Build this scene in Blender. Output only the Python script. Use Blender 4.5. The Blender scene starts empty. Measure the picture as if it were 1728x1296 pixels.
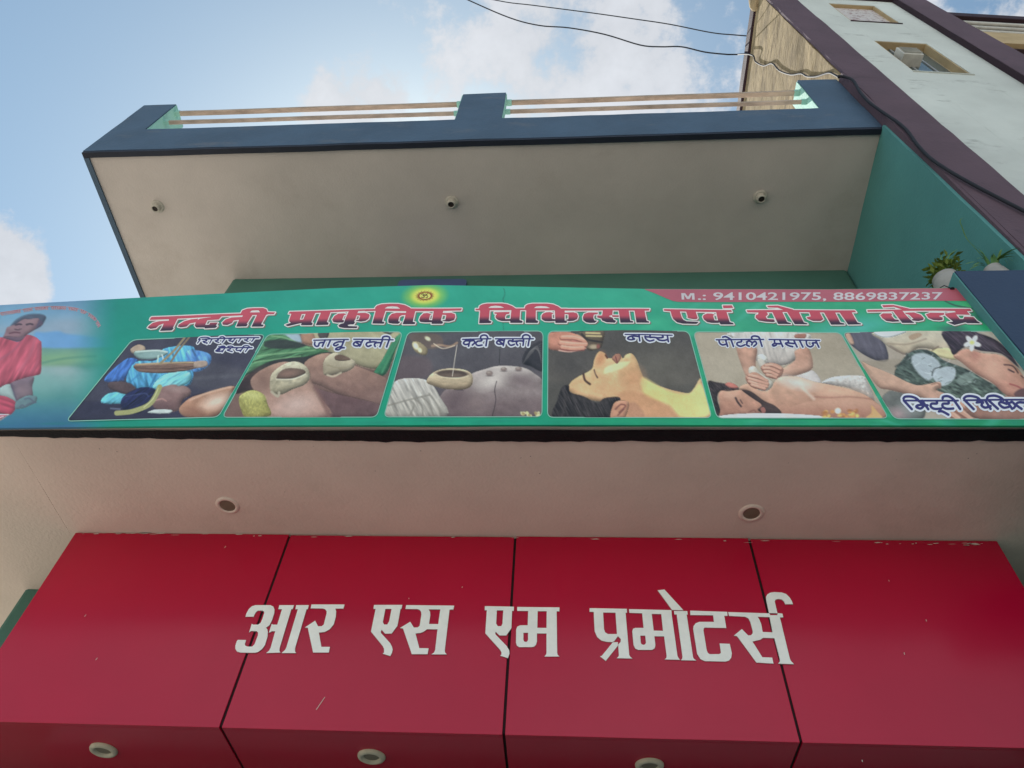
import bpy, math, random
import numpy as np
from mathutils import Vector, Matrix, noise
from mathutils.geometry import tessellate_polygon
R_ = math.radians
random.seed(7)
rng = np.random.RandomState(5)
S = bpy.context.scene
COL = S.collection

# ------------------------------------------------------------------ camera
F, PITCH, ROLL, YAW = 1269.478, 0.904635571, 0.0786985061, -0.106642241
W_, H_ = 1728.0, 1296.0
CAM = np.array([0.0, 0.0, 1.6])
cy, sy, cp, sp = math.cos(YAW), math.sin(YAW), math.cos(PITCH), math.sin(PITCH)
fwd = np.array([sy*cp, cy*cp, sp]); rt = np.array([cy, -sy, 0.0]); up = np.cross(rt, fwd)
cr, sr = math.cos(ROLL), math.sin(ROLL)
r2 = cr*rt + sr*up; u2 = -sr*rt + cr*up
RM = np.array([r2, -u2, fwd])
cam_d = bpy.data.cameras.new("camera"); cam = bpy.data.objects.new("camera", cam_d); COL.objects.link(cam)
m = Matrix(((r2[0], u2[0], -fwd[0]), (r2[1], u2[1], -fwd[1]), (r2[2], u2[2], -fwd[2]))).to_4x4()
m.translation = Vector(CAM); cam.matrix_world = m
cam_d.sensor_fit = 'HORIZONTAL'; cam_d.sensor_width = 36.0; cam_d.lens = 36.0*F/W_
cam_d.clip_start = 0.05; cam_d.clip_end = 5000
S.camera = cam

def ray(x, y):
    return RM.T @ np.array([(x-W_/2)/F, (y-H_/2)/F, 1.0])
def onY(x, y, Y):
    d = ray(x, y); return CAM + d*((Y-CAM[1])/d[1])
def onX(x, y, X):
    d = ray(x, y); return CAM + d*((X-CAM[0])/d[0])
def onZ(x, y, Z):
    d = ray(x, y); return CAM + d*((Z-CAM[2])/d[2])
def onYa(px, py, Y):
    px = np.asarray(px, float); py = np.asarray(py, float)
    v = np.stack([(px-W_/2)/F, (py-H_/2)/F, np.ones_like(px)], -1) @ RM
    return CAM + v*((Y-CAM[1])/v[..., 1:2])

# ------------------------------------------------------------------ world, sun, exposure
SUN_EL, SUN_AZ = R_(58), R_(-19)
S.view_settings.view_transform = 'Standard'; S.view_settings.look = 'None'
S.view_settings.gamma = 1.0; S.view_settings.exposure = 0.80
world = bpy.data.worlds.new("World"); S.world = world; world.use_nodes = True
wn = world.node_tree.nodes; wl = world.node_tree.links
bg = wn["Background"]; bg.inputs[1].default_value = 0.1
sky = wn.new("ShaderNodeTexSky"); sky.sky_type = 'NISHITA'; sky.sun_disc = False
sky.sun_elevation = SUN_EL; sky.sun_rotation = SUN_AZ; sky.altitude = 200; sky.air_density = 1.0; sky.dust_density = .7; sky.ozone_density = 1.0
tc = wn.new("ShaderNodeTexCoord")
def wmath(op, a, b=None, c=None, clamp=False):
    n = wn.new("ShaderNodeMath"); n.operation = op; n.use_clamp = clamp
    for i, v in enumerate((a, b, c)):
        if v is None: continue
        if isinstance(v, (int, float)): n.inputs[i].default_value = v
        else: wl.new(v, n.inputs[i])
    return n.outputs[0]
def wnoise(scale, detail, rough, off=(0, 0, 0)):
    mp = wn.new("ShaderNodeMapping"); mp.inputs[1].default_value = off
    wl.new(tc.outputs['Generated'], mp.inputs[0])
    n = wn.new("ShaderNodeTexNoise"); n.inputs['Scale'].default_value = scale
    n.inputs['Detail'].default_value = detail; n.inputs['Roughness'].default_value = rough
    wl.new(mp.outputs[0], n.inputs['Vector']); return n.outputs[0]
def blob(px, py, r_in, r_out, amp):
    d = ray(px, py); d = d/np.linalg.norm(d)
    vm = wn.new("ShaderNodeVectorMath"); vm.operation = 'DOT_PRODUCT'; vm.inputs[1].default_value = tuple(d)
    wl.new(tc.outputs['Generated'], vm.inputs[0])
    mr = wn.new("ShaderNodeMapRange"); mr.interpolation_type = 'SMOOTHSTEP'
    mr.inputs[1].default_value = math.cos(R_(r_out)); mr.inputs[2].default_value = math.cos(R_(r_in))
    mr.inputs[3].default_value = 0; mr.inputs[4].default_value = amp
    wl.new(vm.outputs['Value'], mr.inputs[0]); return mr.outputs[0]
n1 = wnoise(10.5, 14, 0.64, (1.3, 0.4, 2.1)); n2 = wnoise(3.0, 5, 0.55, (4.0, 1.0, 0.3))
dens = wmath('ADD', wmath('MULTIPLY_ADD', n1, 2.3, -.52), wmath('MULTIPLY', n2, 0.55))
for b in [(595, 140, 0.2, 5, .40), (820, 70, 1, 10, .24), (1010, 95, 1, 9, .24), (1180, 40, 1, 9, .22), (0, 430, .3, 4.6, .85), (-40, 500, 1, 5.4, .5),
          (520, 175, .5, 5, .22), (330, 20, 3, 13, -.32), (170, 290, 3, 13, -.42), (120, 60, 2, 12, -.25), (1720, 0, 2, 12, .38)]:
    dens = wmath('ADD', dens, blob(*b))
# more cloud towards the horizon on the street side
sep = wn.new("ShaderNodeSeparateXYZ"); wl.new(tc.outputs['Generated'], sep.inputs[0])
back = wmath('MULTIPLY', wmath('MULTIPLY', sep.outputs[1], -1.0, clamp=True), 0.32)
dens = wmath('ADD', dens, back)
mr = wn.new("ShaderNodeMapRange"); mr.interpolation_type = 'SMOOTHSTEP'
mr.inputs[1].default_value = 1.03; mr.inputs[2].default_value = 1.38
wl.new(dens, mr.inputs[0])
cm = wn.new("ShaderNodeMix"); cm.data_type = 'RGBA'
shade = wmath('MULTIPLY', wmath('MULTIPLY_ADD', n1, 2.6, 2.9), wmath('MULTIPLY_ADD', wmath('MULTIPLY', sep.outputs[1], -1.0, clamp=True), 1.5, 1.0))   # clouds behind the camera: extra brightness added to fill the shaded front
tint = wn.new("ShaderNodeVectorMath"); tint.operation = 'MULTIPLY'; tint.inputs[1].default_value = (1.0, 1.10, .95); wl.new(sky.outputs[0], tint.inputs[0])
cc = wn.new("ShaderNodeCombineColor")
wl.new(shade, cc.inputs[0]); wl.new(wmath('MULTIPLY', shade, 1.02), cc.inputs[1]); wl.new(wmath('MULTIPLY', shade, 1.07), cc.inputs[2])
wl.new(wmath('MULTIPLY', mr.outputs[0], 0.86), cm.inputs[0]); wl.new(tint.outputs[0], cm.inputs[6]); wl.new(cc.outputs[0], cm.inputs[7])
wl.new(cm.outputs[2], bg.inputs[0])
sun_d = bpy.data.lights.new("sun", 'SUN'); sun_d.energy = 4.4; sun_d.angle = R_(0.53); sun_d.color = (1.0, 0.95, 0.86)
sun = bpy.data.objects.new("sun", sun_d); COL.objects.link(sun)
sd = Vector((math.sin(SUN_AZ)*math.cos(SUN_EL), math.cos(SUN_AZ)*math.cos(SUN_EL), math.sin(SUN_EL)))
sun.rotation_euler = sd.to_track_quat('Z', 'Y').to_euler(); sun.location = sd*40

# ------------------------------------------------------------------ helpers: materials
def s2l(c):
    c = np.asarray(c, float)/255.0
    return np.where(c <= 0.04045, c/12.92, ((c+0.055)/1.055)**2.4)
def mat(name, col, rough=0.7, spec=0.4, stain=0.12, sscale=2.0, bump=0.15, bscale=90.0, col2=None, stretch=(1, 1, 1), coat=0.0, metal=0.0, dirt=None):
    mt = bpy.data.materials.new(name); mt.use_nodes = True
    n = mt.node_tree.nodes; l = mt.node_tree.links; p = n["Principled BSDF"]
    p.inputs['Roughness'].default_value = rough; p.inputs['Specular IOR Level'].default_value = spec
    p.inputs['Coat Weight'].default_value = coat; p.inputs['Coat Roughness'].default_value = 0.12; p.inputs['Metallic'].default_value = metal
    t = n.new("ShaderNodeTexCoord"); mp = n.new("ShaderNodeMapping"); mp.inputs[3].default_value = stretch
    l.new(t.outputs['Object'], mp.inputs[0])
    a = n.new("ShaderNodeTexNoise"); a.inputs['Scale'].default_value = sscale; a.inputs['Detail'].default_value = 7; a.inputs['Roughness'].default_value = .62
    l.new(mp.outputs[0], a.inputs['Vector'])
    cr = n.new("ShaderNodeValToRGB"); cr.color_ramp.elements[0].position = .3; cr.color_ramp.elements[1].position = .7
    c = np.array(col); c2 = np.array(col2) if col2 is not None else c*(1-stain*2)
    cr.color_ramp.elements[0].color = (*c2, 1); cr.color_ramp.elements[1].color = (*np.minimum(c*(1+stain*.3), 1), 1)
    l.new(a.outputs[0], cr.inputs[0]); l.new(cr.outputs[0], p.inputs['Base Color'])
    if dirt:
        amt, dsc, thr, dcol, dst = dirt
        mp2 = n.new("ShaderNodeMapping"); mp2.inputs[3].default_value = dst; l.new(t.outputs['Object'], mp2.inputs[0])
        d1_ = n.new("ShaderNodeTexNoise"); d1_.inputs['Scale'].default_value = dsc; d1_.inputs['Detail'].default_value = 10; d1_.inputs['Roughness'].default_value = .7
        l.new(mp2.outputs[0], d1_.inputs['Vector'])
        m2 = n.new("ShaderNodeMapRange"); m2.interpolation_type = 'SMOOTHSTEP'; m2.inputs[1].default_value = thr; m2.inputs[2].default_value = thr+.14; m2.inputs[4].default_value = amt
        l.new(d1_.outputs[0], m2.inputs[0]); mx = n.new("ShaderNodeMix"); mx.data_type = 'RGBA'
        l.new(m2.outputs[0], mx.inputs[0]); l.new(cr.outputs[0], mx.inputs[6]); mx.inputs[7].default_value = (*dcol, 1); l.new(mx.outputs[2], p.inputs['Base Color'])
    if bump > 0:
        b = n.new("ShaderNodeTexNoise"); b.inputs['Scale'].default_value = bscale; b.inputs['Detail'].default_value = 4
        l.new(mp.outputs[0], b.inputs['Vector'])
        bp = n.new("ShaderNodeBump"); bp.inputs['Strength'].default_value = bump; bp.inputs['Distance'].default_value = 0.01
        l.new(b.outputs[0], bp.inputs['Height']); l.new(bp.outputs[0], p.inputs['Normal'])
    return mt
def vmat(name, rough=0.5, spec=0.4, k=1.0, bump=0.0):
    mt = bpy.data.materials.new(name); mt.use_nodes = True
    n = mt.node_tree.nodes; l = mt.node_tree.links; p = n["Principled BSDF"]
    p.inputs['Roughness'].default_value = rough; p.inputs['Specular IOR Level'].default_value = spec
    a = n.new("ShaderNodeAttribute"); a.attribute_name = "Col"
    t = n.new("ShaderNodeTexCoord"); ns = n.new("ShaderNodeTexNoise"); ns.inputs['Scale'].default_value = 5; ns.inputs['Detail'].default_value = 8
    l.new(t.outputs['Object'], ns.inputs['Vector'])
    mr = n.new("ShaderNodeMapRange"); mr.inputs[1].default_value = .3; mr.inputs[2].default_value = .7; mr.inputs[3].default_value = .93; mr.inputs[4].default_value = 1.05
    l.new(ns.outputs[0], mr.inputs[0])
    mx = n.new("ShaderNodeVectorMath"); mx.operation = 'SCALE'
    l.new(a.outputs['Color'], mx.inputs[0]); l.new(mr.outputs[0], mx.inputs['Scale']); l.new(mx.outputs[0], p.inputs['Base Color'])
    # the vinyl is slack: long shallow waves
    w = n.new("ShaderNodeTexNoise"); w.inputs['Scale'].default_value = 2.2; w.inputs['Detail'].default_value = 2
    l.new(t.outputs['Object'], w.inputs['Vector'])
    bp = n.new("ShaderNodeBump"); bp.inputs['Strength'].default_value = .25; bp.inputs['Distance'].default_value = 0.03
    l.new(w.outputs[0], bp.inputs['Height']); l.new(bp.outputs[0], p.inputs['Normal'])
    return mt

M = {}
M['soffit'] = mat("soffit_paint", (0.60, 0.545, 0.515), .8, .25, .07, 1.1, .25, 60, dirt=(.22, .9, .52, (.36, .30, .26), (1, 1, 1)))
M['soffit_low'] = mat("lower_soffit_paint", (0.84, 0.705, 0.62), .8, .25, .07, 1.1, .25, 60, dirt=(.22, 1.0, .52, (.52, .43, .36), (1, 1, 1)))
M['navy'] = mat("navy_paint", (0.056, 0.104, 0.168), .55, .4, .14, 1.6, .3, 50, dirt=(.55, 2.0, .55, (.13, .14, .16), (1, 1, 2)))
M['navy_deep'] = mat("darker_navy", (0.036, 0.064, 0.125), .6, .3, .10, 1.2, .3, 50)  # darker tone of the navy, for the lower right pier
M['navy_shaded'] = mat("navy_edge_shaded", (0.018, 0.024, 0.042), .6, .3, .15, 3, .3, 60)  # edge navy with the shade under the front lip put into its colour
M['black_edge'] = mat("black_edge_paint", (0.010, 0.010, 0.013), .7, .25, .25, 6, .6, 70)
M['teal'] = mat("teal_wall_paint", (0.105, 0.315, 0.310), .7, .3, .10, .9, .25, 60)
M['teal_light'] = mat("light_teal_paint", (0.30, 0.58, 0.50), .7, .3, .10, 4, .3, 60)
M['green_wall'] = mat("green_wall_paint", (0.075, 0.190, 0.155), .7, .3, .08, 1.5, .2, 60)
M['red'] = mat("red_composite_panel", (0.465, 0.001, 0.033), .26, .44, .05, 1.2, .05, 3, coat=.0)
M['seam'] = mat("seam_sealant", (0.020, 0.006, 0.008), .7, .2, .2, 9, .2, 90)
M['letter'] = mat("letter_face_white", (0.92, 0.93, 0.88), .45, .4, .05, 14, .1, 120)
M['letter_side'] = mat("letter_edge", (0.45, 0.36, 0.36), .6, .3, .1, 14, .1, 120)
M['tan'] = mat("rough_tan_render", (0.38, 0.290, 0.175), .95, .1, .30, 3.0, 1.0, 26, stretch=(1, .45, 1), dirt=(.85, 7.0, .50, (.13, .095, .055), (1, .30, 1)))
M['purple'] = mat("purple_paint", (0.120, 0.078, 0.100), .75, .25, .12, 1.4, .35, 45, dirt=(.45, 2.2, .57, (.05, .04, .05), (1, 1, 1.8)))
M['purple_dark'] = mat("dark_purple_paint", (0.040, 0.022, 0.032), .75, .25, .12, 2, .3, 50)
M['white'] = mat("weathered_white_paint", (0.62, 0.66, 0.63), .8, .25, .10, 1.0, .35, 40, dirt=(.6, 1.5, .56, (.20, .21, .20), (1, 1, 2.2)))
M['beige'] = mat("beige_reveal_paint", (0.50, 0.38, 0.22), .8, .25, .12, 4, .3, 60)
M['glass'] = mat("window_glass", (0.10, 0.14, 0.15), .12, .6, .1, 3, 0, 1)
M['metal_white'] = mat("white_enamel", (0.62, 0.62, 0.58), .5, .4, .15, 8, .2, 80)
M['rust'] = mat("rusty_pipe", (0.50, 0.40, 0.32), .7, .3, .25, 16, .4, 60, stretch=(.25, 1, 1))
M['chrome'] = mat("steel_pipe", (0.75, 0.75, 0.74), .25, .5, .1, 6, 0, 1, metal=.8)
M['cable'] = mat("black_cable", (0.028, 0.032, 0.042), .75, .25, .1, 8, 0, 1)
M['ring'] = mat("lamp_ring_plastic", (0.60, 0.57, 0.44), .5, .4, .10, 20, .1, 90)
M['lens'] = mat("unlit_lamp_lens", (0.20, 0.18, 0.13), .35, .5, .1, 20, 0, 1)
M['socket'] = mat("lamp_holder_plastic", (0.55, 0.52, 0.46), .5, .4, .12, 25, .1, 90)
M['hole'] = mat("dark_socket_hole", (0.03, 0.022, 0.02), .6, .3, .1, 25, 0, 1)
M['pot'] = mat("white_pot", (0.40, 0.38, 0.35), .6, .35, .10, 9, .2, 60)
M['leaf_y'] = mat("yellow_green_leaf", (0.20, 0.29, 0.05), .5, .4, .3, 18, 0, 1)
M['leaf_g'] = mat("green_blade", (0.13, 0.27, 0.075), .5, .4, .25, 10, 0, 1)
M['blue'] = mat("blue_board_paint", (0.075, 0.115, 0.27), .5, .4, .08, 3, .1, 60)
M['asphalt'] = mat("dusty_asphalt", (0.38, 0.345, 0.30), .9, .2, .15, .6, .4, 30)
M['shutter'] = mat("steel_shutter", (0.30, 0.31, 0.32), .5, .4, .1, 2, .2, 40)
M['cream'] = mat("old_white_flake", (0.68, 0.60, 0.54), .8, .2, .1, 30, 0, 1)
M['dirt'] = mat("grime_speck", (0.060, 0.045, 0.040), .9, .1, .1, 30, 0, 1)
VM = vmat("printed_vinyl", .42, .41)

# ------------------------------------------------------------------ helpers: objects
def prop(o, label=None, cat=None, group=None, kind=None):
    if label: o['label'] = label
    if cat: o['category'] = cat
    if group: o['group'] = group
    if kind: o['kind'] = kind
    return o
def thing(name, label, cat, loc=(0, 0, 0), group=None):
    o = bpy.data.objects.new(name, None); COL.objects.link(o); o.location = loc
    o.empty_display_size = .1
    return prop(o, label, cat, group)
def base_of(p):
    v = Vector((0, 0, 0))
    while p is not None: v = v + p.location; p = p.parent
    return v
class MB:
    def __init__(s): s.v = []; s.f = []; s.mi = []; s.c = []
    def poly(s, pts, mi=0):
        i = len(s.v); s.v += [tuple(p) for p in pts]; s.f.append(tuple(range(i, i+len(pts)))); s.mi.append(mi)
    def box(s, x0, x1, y0, y1, z0, z1, mi=0, fn=None):
        P = [(x, y, z) for z in (z0, z1) for y in (y0, y1) for x in (x0, x1)]
        if fn: P = [fn(*q) for q in P]
        i = len(s.v); s.v += P
        for q in ((0, 2, 3, 1), (4, 5, 7, 6), (0, 1, 5, 4), (2, 6, 7, 3), (0, 4, 6, 2), (1, 3, 7, 5)):
            s.f.append(tuple(i+k for k in q)); s.mi.append(mi)
    def gbox(s, x0, x1, y0, y1, z0, z1, step=.12, amp=.003, mi=0, fn=None, seed=0.0):
        """box cut into cells with hand-plastered unevenness"""
        def lin(a, b):
            n = max(1, min(60, int(abs(b-a)/step))); return [a+(b-a)*k/n for k in range(n+1)]
        xs, ys, zs = lin(x0, x1), lin(y0, y1), lin(z0, z1); idx = {}
        def vid(x, y, z):
            k = (round(x, 5), round(y, 5), round(z, 5))
            if k not in idx:
                q = Vector((x, y, z)); nv = noise.noise_vector(q*2.3+Vector((seed, 0, 0)))*amp + noise.noise_vector(q*9+Vector((0, seed, 0)))*amp*.4
                r = q+nv
                r = fn(*r) if fn else tuple(r)
                idx[k] = len(s.v); s.v.append(tuple(r))
            return idx[k]
        def face(A, B, mk, flip):
            for a in range(len(A)-1):
                for b in range(len(B)-1):
                    q = [mk(A[a], B[b]), mk(A[a+1], B[b]), mk(A[a+1], B[b+1]), mk(A[a], B[b+1])]
                    q = [vid(*t) for t in q]
                    s.f.append(tuple(q[::-1] if flip else q)); s.mi.append(mi)
        face(xs, ys, lambda a, b: (a, b, z0), True); face(xs, ys, lambda a, b: (a, b, z1), False)
        face(xs, zs, lambda a, b: (a, y0, b), False); face(xs, zs, lambda a, b: (a, y1, b), True)
        face(ys, zs, lambda a, b: (x0, a, b), True); face(ys, zs, lambda a, b: (x1, a, b), False)
    def tube(s, pts, r, n=8, mi=0):
        pts = [Vector(p) for p in pts]; i0 = len(s.v); N = len(pts)
        a = None
        for k, p in enumerate(pts):
            t = (pts[min(k+1, N-1)]-pts[max(k-1, 0)]).normalized()
            if a is None:
                a = t.cross(Vector((0, 0, 1)))
                if a.length < 1e-3: a = t.cross(Vector((1, 0, 0)))
            else: a = a-t*a.dot(t)
            a.normalize(); b = t.cross(a); rr = r[k] if isinstance(r, (list, tuple)) else r
            for j in range(n):
                th = 2*math.pi*j/n; s.v.append(tuple(p+(a*math.cos(th)+b*math.sin(th))*rr))
        for k in range(N-1):
            for j in range(n):
                s.f.append((i0+k*n+j, i0+k*n+(j+1) % n, i0+(k+1)*n+(j+1) % n, i0+(k+1)*n+j)); s.mi.append(mi)
        s.f.append(tuple(i0+j for j in range(n))[::-1]); s.mi.append(mi)
        s.f.append(tuple(i0+(N-1)*n+j for j in range(n))); s.mi.append(mi)
    def lathe(s, prof, c=(0, 0, 0), n=24, mi=0, sx=1, sy=1):
        i0 = len(s.v)
        for r, z in prof:
            for j in range(n):
                th = 2*math.pi*j/n; s.v.append((c[0]+r*math.cos(th)*sx, c[1]+r*math.sin(th)*sy, c[2]+z))
        for k in range(len(prof)-1):
            for j in range(n):
                s.f.append((i0+k*n+j, i0+k*n+(j+1) % n, i0+(k+1)*n+(j+1) % n, i0+(k+1)*n+j)); s.mi.append(mi)
    def build(s, name, mats, parent=None, smooth=False, bevel=0.0, cols=None):
        me = bpy.data.meshes.new(name); b = base_of(parent)
        me.from_pydata([(v[0]-b.x, v[1]-b.y, v[2]-b.z) for v in s.v], [], s.f)
        if not isinstance(mats, (list, tuple)): mats = [mats]
        for q in mats: me.materials.append(q)
        me.polygons.foreach_set('material_index', s.mi)
        if smooth: me.polygons.foreach_set('use_smooth', [True]*len(me.polygons))
        if cols is not None:
            ca = me.color_attributes.new("Col", 'FLOAT_COLOR', 'POINT')
            arr = np.ones((len(s.v), 4), np.float32); arr[:, :3] = cols; ca.data.foreach_set('color', arr.ravel())
        me.update()
        o = bpy.data.objects.new(name, me); COL.objects.link(o)
        if parent is not None: o.parent = parent
        if bevel:
            bv = o.modifiers.new("bevel", 'BEVEL'); bv.width = bevel; bv.segments = 2; bv.limit_method = 'ANGLE'; bv.angle_limit = R_(40)
        return o
def grid_mesh(name, P, C, material, parent):
    """P (h,w,3) points, C (h,w,3) linear colours -> one sheet"""
    h, w = P.shape[:2]; b = base_of(parent)
    V = (P.reshape(-1, 3)-np.array([b.x, b.y, b.z])).astype(np.float32)
    i = np.arange(h*w).reshape(h, w)
    Q = np.stack([i[:-1, :-1], i[1:, :-1], i[1:, 1:], i[:-1, 1:]], -1).reshape(-1, 4)
    me = bpy.data.meshes.new(name); me.vertices.add(len(V)); me.vertices.foreach_set('co', V.ravel())
    me.loops.add(len(Q)*4); me.loops.foreach_set('vertex_index', Q.ravel().astype(np.int32))
    me.polygons.add(len(Q)); me.polygons.foreach_set('loop_start', np.arange(0, len(Q)*4, 4, dtype=np.int32))
    me.polygons.foreach_set('loop_total', np.full(len(Q), 4, np.int32)); me.update(calc_edges=True)
    ca = me.color_attributes.new("Col", 'FLOAT_COLOR', 'POINT')
    A = np.ones((h*w, 4), np.float32); A[:, :3] = C.reshape(-1, 3); ca.data.foreach_set('color', A.ravel())
    me.materials.append(material); me.validate()
    o = bpy.data.objects.new(name, me); COL.objects.link(o)
    if parent is not None: o.parent = parent
    return o
def catmull(pts, closed=False, n=6):
    P = [np.array(p, float) for p in pts]; N = len(P); out = []
    rngk = range(N) if closed else range(N-1)
    for k in rngk:
        if closed: a, b, c, d = P[k-1], P[k], P[(k+1) % N], P[(k+2) % N]
        else: a, b, c, d = P[max(k-1, 0)], P[k], P[k+1], P[min(k+2, N-1)]
        for j in range(n):
            t = j/n; out.append(.5*(2*b+(c-a)*t+(2*a-5*b+4*c-d)*t*t+(3*b-a-3*c+d)*t**3))
    if not closed: out.append(P[-1])
    return out

# ------------------------------------------------------------------ ground
g = MB(); g.poly([(-400, -400, 0), (400, -400, 0), (400, 400, 0), (-400, 400, 0)])
prop(g.build("ground", M['asphalt']), kind='structure')

# ------------------------------------------------------------------ the shop building
WY = 3.62; WL = -3.235; WR = 2.690; FY = 2.31; SZ = 7.94; LZ = 4.254
def tilt(x, y, z):
    k = max(0.0, min(1.0, (WY-y)/(WY-FY)))
    return (x, y, z + .065*(x+4.24)/6.93*k)
shop = thing("shop_building", "teal two storey shop building with navy edged balconies behind the banner", "building", (-.3, WY, 0))
b = MB(); b.box(WL, WR-.02, WY, 12, 0, SZ+.02); b.build("wall", [M['green_wall']], shop, bevel=.03)
def wshear(x, y, z):
    if y < 3: y -= .04*max(0, min(1.2, (7.95-z)/2.4))
    return (x, y, z)
b = MB(); b.gbox(WR-.015, WR+.012, 2.285, 12, 0.05, 7.995, .25, .004, fn=wshear, seed=3); b.build("side_wall", M['teal'], shop)
# upper slab with painted soffit
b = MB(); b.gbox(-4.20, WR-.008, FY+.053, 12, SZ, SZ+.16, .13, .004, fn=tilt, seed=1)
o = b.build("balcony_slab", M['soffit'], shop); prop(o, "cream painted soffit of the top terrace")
b = MB(); b.gbox(-4.24, WR+.003, FY, FY+.20, SZ+.014, 8.475, .10, .004, fn=tilt, seed=9)
b.build("parapet", M['navy'], shop)
b = MB(); b.gbox(-4.24, -4.02, FY+.203, 12, SZ+.02, 8.44, .2, .004, seed=4); b.build("parapet", M['navy'], shop)
b = MB(); b.gbox(-4.236, WR+.001, FY+.003, FY+.052, SZ-.020, SZ+.0138, .10, .003, fn=tilt, seed=9)
b.build("drip_edge", M['navy_shaded'], shop)
b = MB(); b.gbox(-4.238, -4.19, FY+.054, 12, SZ-.018, SZ-.004, .2, .002, fn=tilt, seed=2)
b.build("drip_edge", M['navy'], shop)
for x0, x1, zt, inner in ((-4.24, -3.905, 9.215, 1), (-.965, -.535, 9.225, 1), (2.318, WR+.003, 9.30, -1)):
    b = MB(); yb = 2.545 if x0 < -2 or x0 > 2 else 2.40
    b.gbox(x0, x1, FY+.001, yb, 8.478, zt, .11, .004, fn=tilt, seed=x0); p = b.build("pier", M['navy'], shop)
    q = MB()
    for sgn, xx in ((1, x1), (-1, x0)):
        if (sgn == 1 and x0 > 2) or (sgn == -1 and x0 < -2): continue
        q = MB(); q.gbox(min(xx, xx+sgn*.008), max(xx, xx+sgn*.008), FY+.010, yb-.006, 8.480, zt-.008, .1, .002, fn=tilt, seed=1.7); q.build("reveal", M['teal_light'], p)
for xa, xb in ((-3.895, -.975), (-.525, 2.308)):
    for yf, yb2, zb, hh, ex in ((2.357, 2.402, 9.110, .036, 0), (2.360, 2.396, 8.840, .030, 0)):
        b = MB(); n = 16
        zt = lambda x: zb + (.05*(x+4.2)/6.9 if xa > -1 else .0)
        P = []
        for k in range(n+1):
            x = xa+(xb-xa)*k/n; dz = (.0 if xa < -1 else .012*(k/n)) + .006*math.sin(k*.7+zb*3)*.4
            P.append([tilt(x, yf, zb+dz), tilt(x, yb2, zb+dz), tilt(x, yb2, zb+hh+dz), tilt(x, yf, zb+hh+dz)])
        i0 = 0
        for k in range(n+1): b.v += P[k]
        for k in range(n):
            for j in range(4): b.f.append((k*4+j, k*4+(j+1) % 4, k*4+4+(j+1) % 4, k*4+4+j)); b.mi.append(0)
        b.f += [(3, 2, 1, 0), (n*4, n*4+1, n*4+2, n*4+3)]; b.mi += [0, 0]
        rl = b.build("rail", M['rust'], shop, bevel=.004)
        for xx in (xa-.004, xb-.048):
            q = MB()
            t0 = tilt(xx, 0, 0)[2]
            dzz = 0 if xa < -1 or xx < 1 else .012
            q.box(xx, xx+.052, yf-.004, yb2+.004, zb-.004+dzz, zb+hh+.004+dzz, fn=tilt); q.build("rail_bracket", M['teal_light'], rl, bevel=.003)
# lower slab
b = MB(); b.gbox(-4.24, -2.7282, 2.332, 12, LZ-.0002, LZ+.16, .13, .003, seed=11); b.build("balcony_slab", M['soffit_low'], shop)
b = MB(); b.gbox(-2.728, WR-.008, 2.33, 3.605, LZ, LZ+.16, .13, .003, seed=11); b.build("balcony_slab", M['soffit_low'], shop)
b = MB(); b.gbox(-4.24, 2.22, 2.335, 2.44, LZ+.162, 5.28, .3, .003, seed=5); b.build("parapet", M['teal'], shop)
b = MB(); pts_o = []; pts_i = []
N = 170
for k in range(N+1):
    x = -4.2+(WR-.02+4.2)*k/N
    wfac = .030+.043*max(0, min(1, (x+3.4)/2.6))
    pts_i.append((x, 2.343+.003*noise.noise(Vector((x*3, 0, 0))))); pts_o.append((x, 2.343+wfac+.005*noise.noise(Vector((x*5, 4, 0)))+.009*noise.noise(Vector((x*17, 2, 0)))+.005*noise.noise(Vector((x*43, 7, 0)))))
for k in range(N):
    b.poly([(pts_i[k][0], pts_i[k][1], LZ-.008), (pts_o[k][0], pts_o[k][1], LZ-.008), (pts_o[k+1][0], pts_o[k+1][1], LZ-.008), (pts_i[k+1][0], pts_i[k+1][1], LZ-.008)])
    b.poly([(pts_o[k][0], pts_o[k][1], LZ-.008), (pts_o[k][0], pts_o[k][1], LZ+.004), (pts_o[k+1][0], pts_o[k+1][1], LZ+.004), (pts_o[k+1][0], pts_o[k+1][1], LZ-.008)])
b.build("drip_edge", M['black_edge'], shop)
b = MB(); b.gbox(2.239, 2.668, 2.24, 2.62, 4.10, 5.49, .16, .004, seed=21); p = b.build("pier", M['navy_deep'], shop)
q = MB(); q.gbox(2.229, 2.238, 2.246, 2.60, 4.3, 5.482, .16, .002, seed=22); q.build("reveal", M['teal'], p)
b = MB()
for k in range(26):
    z = .05+k*.115; b.box(-2.55, 2.1, WY-.03-.012*(k % 2), WY-.006, z, z+.112)
b.build("rolling_shutter", M['shutter'], shop)
# flaked paint and cobweb cracks on the lower soffit edge (real little chips)
b = MB()
def speck(px, py, r, Y=None, Z=None):
    c = onY(px, py, Y) if Y else onZ(px, py, Z)
    a0 = random.random()*6
    P = []
    for j in range(6):
        th = a0+j*math.pi/3; rr = r*random.uniform(.4, 1.1)
        P.append((c[0]+rr*math.cos(th)*1.6, c[1]+(0 if Y else rr*math.sin(th)), c[2]+(rr*math.sin(th) if Y else 0)))
    return P
for k in range(34):
    u = random.random()
    px = random.gauss(700, 70) if u < .5 else random.uniform(60, 1680)
    py = 741+abs(random.gauss(0, 10 if u < .5 else 40)); b.poly(speck(px, py, random.uniform(.001, .003), Z=LZ-.0075))
b.build("grime_specks", M['dirt'], shop)['kind'] = 'stuff'

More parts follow.
